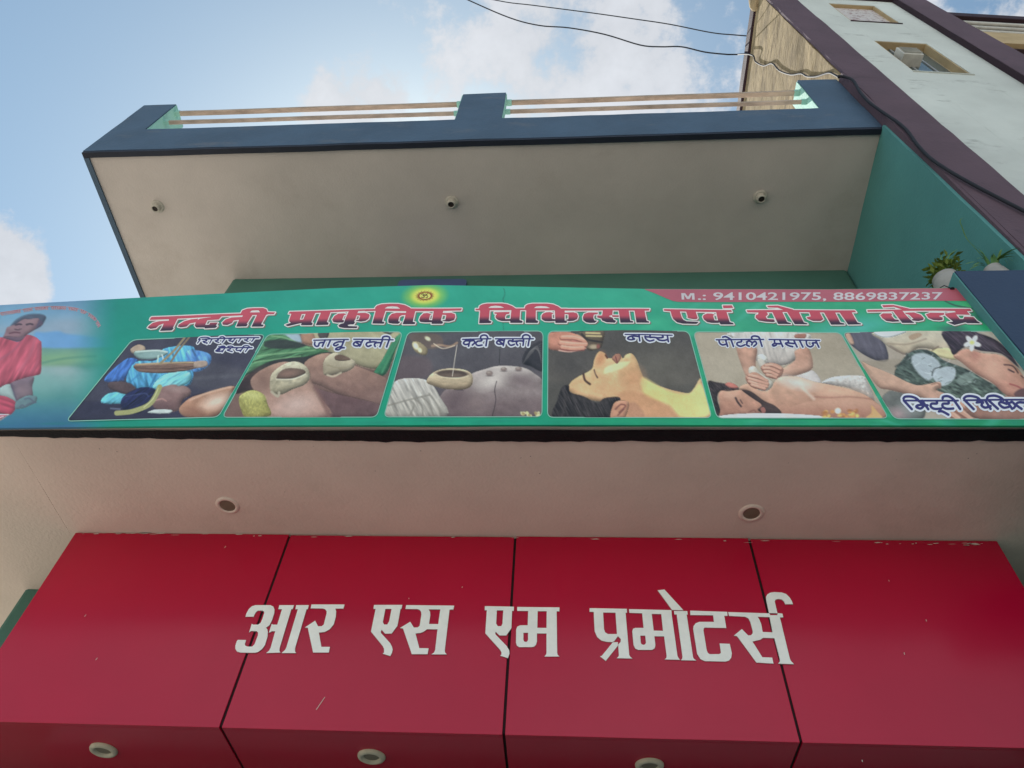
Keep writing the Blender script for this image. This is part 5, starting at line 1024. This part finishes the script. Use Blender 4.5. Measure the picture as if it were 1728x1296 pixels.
for (u0, u1, z0, z1), pm, nm, dp in ((w1, M['leafglass'], 'a', -.06), (w2, M['glass'], 'b', -.10)):
    fr = MB(); e = .004
    fr.box(u0+e, u1-e, dp, -.006, z1-.018, z1-.002, fn=lambda u, d, z: NF(u, d, z)); fr.box(u1-.018, u1-.002, dp, -.006, z0+.019, z1-.019, fn=lambda u, d, z: NF(u, d, z))
    fr.box(u0+.002, u0+.018, dp, -.006, z0+.019, z1-.019, fn=lambda u, d, z: NF(u, d, z)); fr.box(u0+e, u1-e, dp, -.006, z0+.002, z0+.018, fn=lambda u, d, z: NF(u, d, z))
    wf = fr.build("window", M['beige'], nei)
    pn = MB(); pn.box(u0+.02, u1-.02, dp+.008, dp+.014, z0+.02, z1-.02, fn=lambda u, d, z: NF(u, d, z)); pn.build("pane", pm, wf)
    sl = MB(); sl.box(u0-.01, u1+.01, -.02, .012, z0-.012, z0-.001, fn=lambda u, d, z: NF(u, d, z)); sl.build("sill", M['purple_dark'] if nm == 'a' else M['white'], wf)
    if nm == 'b':
        sf = MB()
        for uu in (u0+.19, u0+.40): sf.box(uu, uu+.022, dp+.015, dp+.024, z0+.02, z1-.02, fn=lambda u, d, z: NF(u, d, z))
        sf.build("mullion", M['shutter'], wf)
# its balcony beyond the right pilaster
NFf = lambda u, d, z: NF(u, d, z)
b = MB(); b.box(2.202, 9, -1.0, -.28, 13.93, 14.14, fn=NFf); b.build("roof_beam", M['purple_dark'], nei, bevel=.01)
b = MB(); b.box(2.202, 9, -1.2, -1.02, 0, 13.92, fn=NFf); b.build("balcony_wall", M['beige'], nei)
b = MB(); b.gbox(2.202, 9, -.42, -.30, 12.46, 13.06, .3, .003, fn=NFf, seed=60); b.build("balcony_parapet", M['beige'], nei)
for zc in (13.70, 13.42, 13.17):
    b = MB(); b.tube([NF(2.203, -.33, zc), NF(5.5, -.33, zc), NF(9, -.33, zc)], .032, 10); b.build("rail", M['metal_white'], nei, True)
b = MB(); A = []; 
for k in range(17):
    t = k/16; A.append((2.55+3.2*t, 12.30+.14*math.sin(math.pi*t)))
for k in range(16):
    (ua, za), (ub, zb_) = A[k], A[k+1]
    b.poly([NF(ua, -.36, za), NF(ub, -.36, zb_), NF(ub, -1.0, zb_), NF(ua, -1.0, za)])
    b.poly([NF(ua, -.36, za), NF(ua, -.36, 12.459), NF(ub, -.36, 12.459), NF(ub, -.36, zb_)])
b.build("arch_soffit", M['purple_dark'], nei)
# ventilation box in the lower window
vb = thing("vent_box", "small louvred ventilator box sticking out of the lower window in the white wall", "ventilator", NF(.985, .0, 10.1))
b = MB(); b.box(.88, 1.09, -.085, .05, 10.10, 10.34, fn=NFf); b.build("casing", M['metal_white'], vb, bevel=.006)
b = MB()
for k in range(5):
    z = 10.135+k*.040; P_ = [NF(.892, .052, z), NF(1.078, .052, z), NF(1.078, .068, z-.012), NF(.892, .068, z-.012)]
    b.poly(P_); b.poly([NF(.892, .052, z+.004), NF(.892, .068, z-.008), NF(1.078, .068, z-.008), NF(1.078, .052, z+.004)])
    b.poly([P_[3], P_[2], NF(1.078, .068, z-.008), NF(.892, .068, z-.008)])
b.build("louvre", M['metal_white'], vb)

# ------------------------------------------------------------------ cables
def wire(pts): return [tuple(CAM+ray(px, py)/np.linalg.norm(ray(px, py))*s) for px, py, s in pts]
d1 = [(-300, -560, 34), (420, -160, 20), (700, -42, 16.2), (790, 0, 15.2), (860, 30, 14.6), (910, 43, 14.2), (960, 47, 13.9), (1020, 58, 13.5), (1080, 76, 13.1), (1115, 79, 12.9), (1150, 79, 12.7), (1190, 88, 12.5), (1228, 92, 12.4)]
b = MB(); pw = [Vector(p) for p in catmull(wire(d1), False, 5)]
wa = [(1243, 92), (1258, 91), (1271, 94), (1275, 104), (1289, 111), (1303, 107), (1315, 119), (1335, 126), (1352, 124), (1362, 129), (1378, 129), (1398, 123), (1408, 126), (1416, 131)]
pw2 = [Vector(onX(x, y, 2.703 if k > 2 else 2.675)) for k, (x, y) in enumerate(wa)]
pw2 = [Vector(p) for p in catmull([tuple(p) for p in pw2], False, 4)]
b.tube(pw+pw2, .0105, 7)
prop(b.build("power_cable", M['cable'], None, True), "thin black cable sagging across the sky then looping down over the rough tan wall", "cable", "cables")
b = MB(); d2 = [(-200, -330, 34), (480, -100, 20), (700, -32, 16.5), (835, 0, 15.2), (900, 9, 14.6), (1000, 22, 13.9), (1070, 32, 13.5), (1130, 41, 13.1), (1200, 55, 12.7), (1240, 59, 12.5), (1266, 61, 12.45)]
b.tube([Vector(p) for p in catmull(wire(d2), False, 5)], .0085, 7)
prop(b.build("power_cable", M['cable'], None, True), "upper of two thin wires crossing the sky, ending at the dark coping", "cable", "cables")
b = MB(); th_ = [(1414, 128.5), (1426, 130), (1440, 136), (1450, 153), (1462, 168), (1475, 179), (1498, 195), (1517, 208), (1532, 222), (1547, 243), (1569, 266), (1601, 288), (1645, 313), (1689, 336), (1728, 356), (1800, 392)]
pp = []
for x, y in th_:
    u_, z_ = onN(x, y, .05); pp.append(NF(u_, .05, z_))
b.tube([Vector(p) for p in catmull(pp, False, 5)], .0125, 10)
prop(b.build("power_cable", M['cable'], None, True), "thick grey cable running down the purple band beside the teal wall", "cable", "cables")

# ------------------------------------------------------------------ pots on the navy pier
def leaf(b, base, tip, w, up_):
    base, tip = Vector(base), Vector(tip); ax = (tip-base); side = ax.cross(Vector(up_)).normalized()*w
    m_ = base+ax*.45+Vector(up_)*ax.length*.08
    i = len(b.v); b.v += [tuple(base), tuple(m_-side), tuple(tip), tuple(m_+side), tuple(base+ax*.5+Vector(up_)*ax.length*.03)]
    b.f += [(i, i+1, i+4), (i+1, i+2, i+4), (i+2, i+3, i+4), (i+3, i, i+4)]; b.mi += [0]*4
def blade(b, pts, w):
    P_ = [Vector(p) for p in catmull(pts, False, 4)]; n = len(P_); i = len(b.v)
    for k, p in enumerate(P_):
        t = (P_[min(k+1, n-1)]-P_[max(k-1, 0)]).normalized(); s_ = t.cross(Vector((.3, -.8, .5))).normalized()*w*(1-(k/(n-1))**2*.95)
        b.v += [tuple(p-s_), tuple(p+s_)]
    for k in range(n-1): b.f.append((i+2*k, i+2*k+1, i+2*k+3, i+2*k+2)); b.mi.append(0)
p1_ = thing("potted_plant", "larger white pot with yellow green leaves standing at the pier corner", "plant pot", (2.372, 2.470, 5.493), "white pots on the navy pier")
b = MB(); b.lathe([(.0001, .0), (.06, .001), (.078, .05), (.092, .15), (.095, .24), (.088, .31), (.072, .350), (.076, .365), (.068, .370), (.064, .345), (.0001, .34)], (2.372, 2.470, 5.425), 28); b.build("pot", M['pot'], p1_, True)
b = MB()
for k in range(150):
    a = random.uniform(0, 6.28); r = random.uniform(0, .075); c0 = Vector((2.372+r*math.cos(a)+.035, 2.470+r*math.sin(a), 5.850))
    a2 = random.uniform(1.6, 5.6) if k % 3 else random.uniform(0, 6.28); l_ = random.uniform(.03, .155)
    tp = c0+Vector((math.cos(a2)*l_, math.sin(a2)*l_*.8, random.uniform(-.02, .15)))
    q0 = c0+(tp-c0)*.5; leaf(b, q0, q0+Vector((math.cos(a2+random.uniform(-.8, .8))*.045, math.sin(a2)*.04, random.uniform(-.025, .03))), random.uniform(.006, .015), (0, 0, 1))
b.build("foliage", M['leaf_y'], p1_)
b = MB()
for tx, ty in ((1607, 432), (1616, 420), (1590, 430), (1622, 434), (1578, 448), (1600, 426), (1584, 440), (1611, 436)):
    e_ = onY(tx, ty, 2.42); blade(b, [(2.372+random.uniform(-.03, .05), 2.465, 5.81), tuple((np.array([2.38, 2.44, 5.9])+e_)/2+np.array([0, 0, .01])), tuple(e_)], .006)
b.build("grass_blade", M['leaf_g'], p1_)
p2_ = thing("potted_plant", "smaller white pot with long grassy blades beside the teal wall", "plant pot", (2.590, 2.372, 5.493), "white pots on the navy pier")
b = MB(); b.lathe([(.0001, .0), (.05, .001), (.058, .04), (.066, .10), (.067, .16), (.060, .215), (.050, .245), (.054, .257), (.046, .26), (.043, .24), (.0001, .235)], (2.590, 2.372, 5.462), 28); b.build("pot", M['pot'], p2_, True)
b = MB(); bs = (2.590, 2.372, 5.705)
def bl(tips, w=.0110, base=bs):
    P_ = [np.array(base)]+[onY(x, y, yy) for x, y, yy in tips]; blade(b, [tuple(q) for q in P_], w)
bl([(1664, 440, 2.37), (1645, 418, 2.36), (1631, 402, 2.35), (1623, 382, 2.35), (1620, 373, 2.35), (1624, 368, 2.34), (1633, 366, 2.34)], .0062)
for tip in ((1686, 415), (1697, 416), (1648, 436), (1640, 449), (1627, 446), (1636, 455), (1652, 425), (1641, 412), (1676, 430)):
    bl([((tip[0]*.5+1672*.5), tip[1]*.5+446*.5-4, 2.36), (tip[0], tip[1], 2.34)])
for tip in ((1728, 416), (1716, 424), (1728, 437), (1712, 441), (1704, 430), (1722, 428), (1692, 418), (1702, 446)):
    q_ = [np.array(bs), onX(1684, 438, 2.625), onX((tip[0]+1686)/2, (tip[1]+428)/2, 2.645), onX(tip[0], tip[1]+2, 2.655)]
    blade(b, [tuple(p) for p in q_], .0085)
b.build("grass_blade", M['leaf_g'], p2_)
